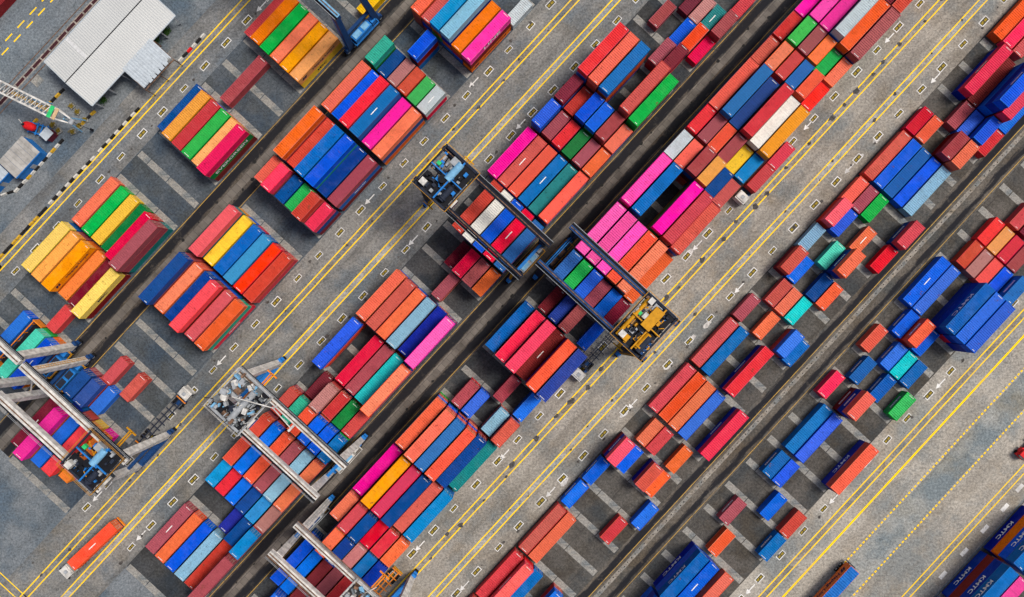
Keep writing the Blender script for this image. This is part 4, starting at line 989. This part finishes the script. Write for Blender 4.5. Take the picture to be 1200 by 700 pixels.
hut('pale blue roofed hut with blue fascia at the end of the grey hut', -9, 208, 6.0, 3.6, 3.0, 'pale_roof', 'blue_steel')
# red tank on blue frame
u_, v_ = PX(34, 148, 2); rt = empty('red_tank', W(u_, v_), math.radians(-18)); tag(rt, 'rounded red tank with black hatch on a blue frame', 'tank')
mb = MB(); prof = [(-1.35,.25),(-1.2,.6),(-.7,.85),(.2,.92),(.9,.8),(1.25,.5),(1.38,.2)]
for (a, ra), (b, rb) in zip(prof[:-1], prof[1:]): mb.tube((a,0,1.9),(b,0,1.9),ra,16,0,rb)
mb.build('shell', M['red_steel'], rt)
mb = MB(); mb.tube((-.85,0,2.5),(-.85,0,2.95),.3,12); mb.build('hatch', M['black'], rt)
mb = MB(); mb.beam((-1.0,.1,2.9),(-1.7,.7,3.3),.12,.12); mb.build('pipe', M['white_steel'], rt)
mb = MB()
for y in (-.95,.95): mb.box(-.6,3.4,y-.12,y+.12,.7,1.0)
for x in (-.4,1.2,2.2,3.3): mb.box(x-.12,x+.12,-1.3,1.3,1.01,1.2); mb.box(x-.1,x+.1,-1.05,-.85,0,.7); mb.box(x-.1,x+.1,.85,1.05,0,.7)
mb.build('stand', M['blue_steel'], rt)
u_, v_ = PX(57, 158, 1.5); kb = empty('kiosk', W(u_, v_)); tag(kb, 'small pale kiosk with maroon side near the boom tip', 'kiosk')
mb = MB(); mb.box(-1.0,1.0,-.85,.85,0,2.3); mb.build('wall', plain('maroon_wall', (.12,.02,.035), .6), kb); mb = MB(); mb.box(-1.15,1.15,-1.0,1.0,2.301,2.42); mb.build('roof', M['pale_roof'], kb)
# white lattice boom reaching in from the quay
def boom():
    z = 9.0; a = Vector((*W(*PX(-40, 82, z)).xy, z)); b = Vector((*W(*PX(84, 143, z)).xy, z)); d = (b-a); L_ = d.length
    root = empty('lattice_boom', (a.x, a.y, 0), math.atan2(d.y, d.x)); tag(root, 'white lattice boom with a green band near its tip', 'crane boom')
    for y in (-1.05, 1.05):
        for zz in (z-1.0, z+.5):
            mb = MB(); mb.beam((0,y,zz),(L_*.84,y,zz),.30,.30); mb.beam((L_*.84,y,zz),(L_,y*.35,z-.2),.26,.26); mb.build('chord', M['white_steel'], root)
    n = 20
    for i in range(n):
        x0, x1 = L_*.84*i/n, L_*.84*(i+1)/n
        mb = MB(); mb.beam((x0,-1.05,z+.5),(x1,1.05,z+.5),.16,.16); mb.beam((x0,-1.05,z-1),(x0,1.05,z-1),.12,.12); mb.beam((x0,-1.05,z-1),(x1,-1.05,z+.5),.12,.12); mb.beam((x0,1.05,z-1),(x1,1.05,z+.5),.12,.12); mb.build('lacing', M['white_steel'], root)
    mb = MB(); mb.box(L_*.80,L_*.835,-1.25,1.25,z+.66,z+.76); mb.build('green_band', M['green_steel'], root)
    mb = MB(); mb.box(L_*.845,L_*.875,-1.2,1.2,z+.6,z+.7); mb.build('tan_band', plain('tan_band', (.55,.38,.22), .6), root)
    mb = MB(); mb.box(L_*.4,L_*.80,-.35,.35,z-1.28,z-1.2); mb.build('walkway', M['faint_yellow'], root)
    mb = MB(); mb.tube((L_-.2,-.55,z-.2),(L_-.2,.55,z-.2),.45,14); mb.build('sheave', M['grey_steel'], root)
    mb = MB(); mb.tube((L_-.2,0,z-.6),(L_-.2,0,1.2),.05,6); mb.box(L_-.45,L_+.05,-.25,.25,.55,1.2); mb.build('hook_rope', M['black'], root)
    mb = MB(); mb.beam((.3,-1.5,0),(.3,-1.05,z-1.1),.5,.5); mb.beam((.3,1.5,0),(.3,1.05,z-1.1),.5,.5); mb.build('mast', M['white_steel'], root)
    for t in (.55, .9):
        mb = MB(); mb.beam((L_*t,-1.3,0),(L_*t,-.2,z-1.0),.22,.22); mb.beam((L_*t,1.3,0),(L_*t,.2,z-1.0),.22,.22); mb.build('trestle', M['pale_blue_steel'], root)
boom()
# quay rails and cable trench
for v in (-603.5, -588):
    o = sheet('crane_rail', -420/G, 500/G, v/G-.08, v/G+.08, .06, M['rust_steel']); tag(o, 'steel crane rail in the quay deck, %s the cable trench' % ('seaward of' if v < -600 else 'landward of'), 'rail'); del o['kind']
    o.data.transform(Matrix.Identity(4)); md = o.modifiers.new('t', 'SOLIDIFY'); md.thickness = .06; md.offset = -1
tr = sheet('cable_trench', -420/G, 500/G, -599/G, -592.6/G, .004, pavement('trench_kerb', (.30,.26,.23),(.36,.32,.29),.3,.3,0,.2))
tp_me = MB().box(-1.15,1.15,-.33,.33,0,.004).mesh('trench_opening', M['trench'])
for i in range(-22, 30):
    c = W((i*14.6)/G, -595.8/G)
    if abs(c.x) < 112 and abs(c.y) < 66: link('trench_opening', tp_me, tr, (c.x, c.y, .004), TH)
# inspection cover
u_, v_ = PX(44, 95); c = W(u_, v_); o = MB().box(-1.05,1.05,-.95,.95,0,.05).build('inspection_cover', M['concrete'], None, (c.x, c.y, .004), TH); tag(o, 'square concrete inspection cover between rails and shed', 'cover')
# kerb barriers, black with yellow or white
def barrier_run(pts, cols, label, step=1.55):
    P = [Vector(PX(*p)) for p in pts]; k = 0
    for a, b in zip(P[:-1], P[1:]):
        L_ = (b-a).length; n = int(L_/step)
        for i in range(n):
            q = a.lerp(b, i/n); d_ = (b-a)
            code = cols[k % len(cols)]; k += 1
            key = ('bar', code)
            if key not in ME:
                mb = MB(); L2 = .62
                n0 = len(mb.v); mb.v += [(-L2,-.3,0),(L2,-.3,0),(L2,.3,0),(-L2,.3,0),(-L2+.05,-.16,.5),(L2-.05,-.16,.5),(L2-.05,.16,.5),(-L2+.05,.16,.5)]
                for f in ((3,2,1,0),(4,5,6,7),(0,1,5,4),(1,2,6,5),(2,3,7,6),(3,0,4,7)): mb.f.append(f); mb.m.append(0)
                ME[key] = mb.mesh('barrier_block', M['red_steel' if code == 'red' else 'barrier_'+code])
            c = W(q.x, q.y); o = link('barrier_block', ME[key], None, (c.x, c.y, .004), TH+random.uniform(-.06,.06)-math.atan2(d_.y, d_.x))
            tag(o, '%s kerb block in the %s' % (code, label), 'kerb block', 'kerb blocks in the '+label)
barrier_run([(2,300),(58,240)], ('yellow', 'black', 'black', 'yellow'), 'yellow and black line beside the first yellow road line', 1.25)
barrier_run([(60,237),(114,181)], ('white', 'black'), 'white and black line beside the first yellow road line', 1.25)
barrier_run([(118,176),(166,124)], ('white', 'black', 'white', 'black'), 'white and black line below the shed canopy', 1.25)
barrier_run([(212,70),(243,37)], ('white', 'black', 'red', 'white', 'black', 'white', 'black', 'yellow'), 'short line past the shed canopy', 1.2)
barrier_run([(5,228),(20,223),(77,161)], ('white', 'black', 'white', 'black', 'white', 'yellow'), 'white and black line beside the grey hut', 1.25)
barrier_run([(98,144),(115,127)], ('yellow', 'black'), 'yellow and black line at the shed corner', 1.1)
barrier_run([(42,142),(50,134)], ('yellow', 'black'), 'yellow and black line below the boom', 1.1)
barrier_run([(58,122),(78,102)], ('yellow', 'black'), 'yellow and black line at the shed gable', 1.1)
# planters with small yellow-green bushes near the boom
def planter(px, py):
    u_, v_ = PX(px, py); root = empty('planter', W(u_, v_, .004), random.uniform(0,1)); tag(root, 'square concrete planter with a yellowing bush near the shed corner', 'planter', 'planters near the shed corner')
    mb = MB(); mb.box(-.55,.55,-.55,.55,0,.4); mb.build('tub', M['concrete'], root)
    mb = MB()
    for i in range(85):
        c = Vector((random.gauss(0,.22), random.gauss(0,.22), .45+abs(random.gauss(0,.2)))); a = random.uniform(0,6.3); e = Vector((math.cos(a), math.sin(a), random.uniform(-.4,.6)))*.16; f = Vector((-math.sin(a), math.cos(a), .2))*.09
        mb.quad([c-e, c-f, c+e, c+f])
    mb.build('foliage', plain('yellow_leaf', (.22,.16,.02), .6, var=.4, scale=5), root)
for p_ in ((85,125),(92,132),(101,141),(94,148),(86,155),(70,154),(63,147)): planter(*p_)
# bushes against the shed's far corner
def bush(px, py, s):
    u_, v_ = PX(px, py); root = empty('bush', W(u_, v_)); tag(root, 'small green bush against the shed wall by the canopy', 'bush', 'bushes against the shed wall')
    mb = MB()
    for i in range(260):
        c = Vector((random.gauss(0,.45), random.gauss(0,.35), .15+abs(random.gauss(.4,.35))))*s; a = random.uniform(0,6.3); e = Vector((math.cos(a), math.sin(a), random.uniform(-.5,.5)))*.15; f = Vector((-math.sin(a), math.cos(a), random.uniform(-.2,.4)))*.08
        mb.quad([c-e, c-f, c+e, c+f])
    mb.build('foliage', M['leaf'], root)
    mb = MB(); mb.tube((0,0,0),(.05,.02,.6*s),.05,6,0,.03); mb.build('stem', M['rust_steel'], root)
bush(183,48,1.1); bush(196,38,.9); bush(122,118,.8)
# rust-brown container on the quay edge
o = container('long_container', 40, HUE['rust-brown'], W(-330/G+70, -676/G, .03)); 
uq, vq = PX(2, 2, 2.6); o.location = W(uq-1, vq-.9, .03); tag(o, 'rust brown long container alone at the quay edge beyond the rails', 'container')
# small red tractor at the right edge of the wide road
u_, v_ = PX(1201, 528, 1); rc = empty('red_tractor', W(u_, v_)); tag(rc, 'small red tractor on the wide road beside the dashed line', 'tractor')
mb = MB(); mb.box(-1.9,.1,-.95,.95,.5,1.5); mb.box(-1.7,-.2,-.8,.8,1.501,2.2); mb.build('cab', M['red_steel'], rc)
mb = MB(); mb.box(-1.95,-1.75,-.8,.8,1.6,2.1); mb.build('windshield', M['glass'], rc); mb = MB(); mb.box(.1,3.2,-.5,.5,.55,.85); mb.build('frame', M['black'], rc)
for x in (-1.3, 2.2):
    for s in (-1, 1): w_ = MB(); w_.tube((x,s*.7,.45),(x,s*1.02,.45),.45,14); w_.build('wheel', M['tyre'], rc)
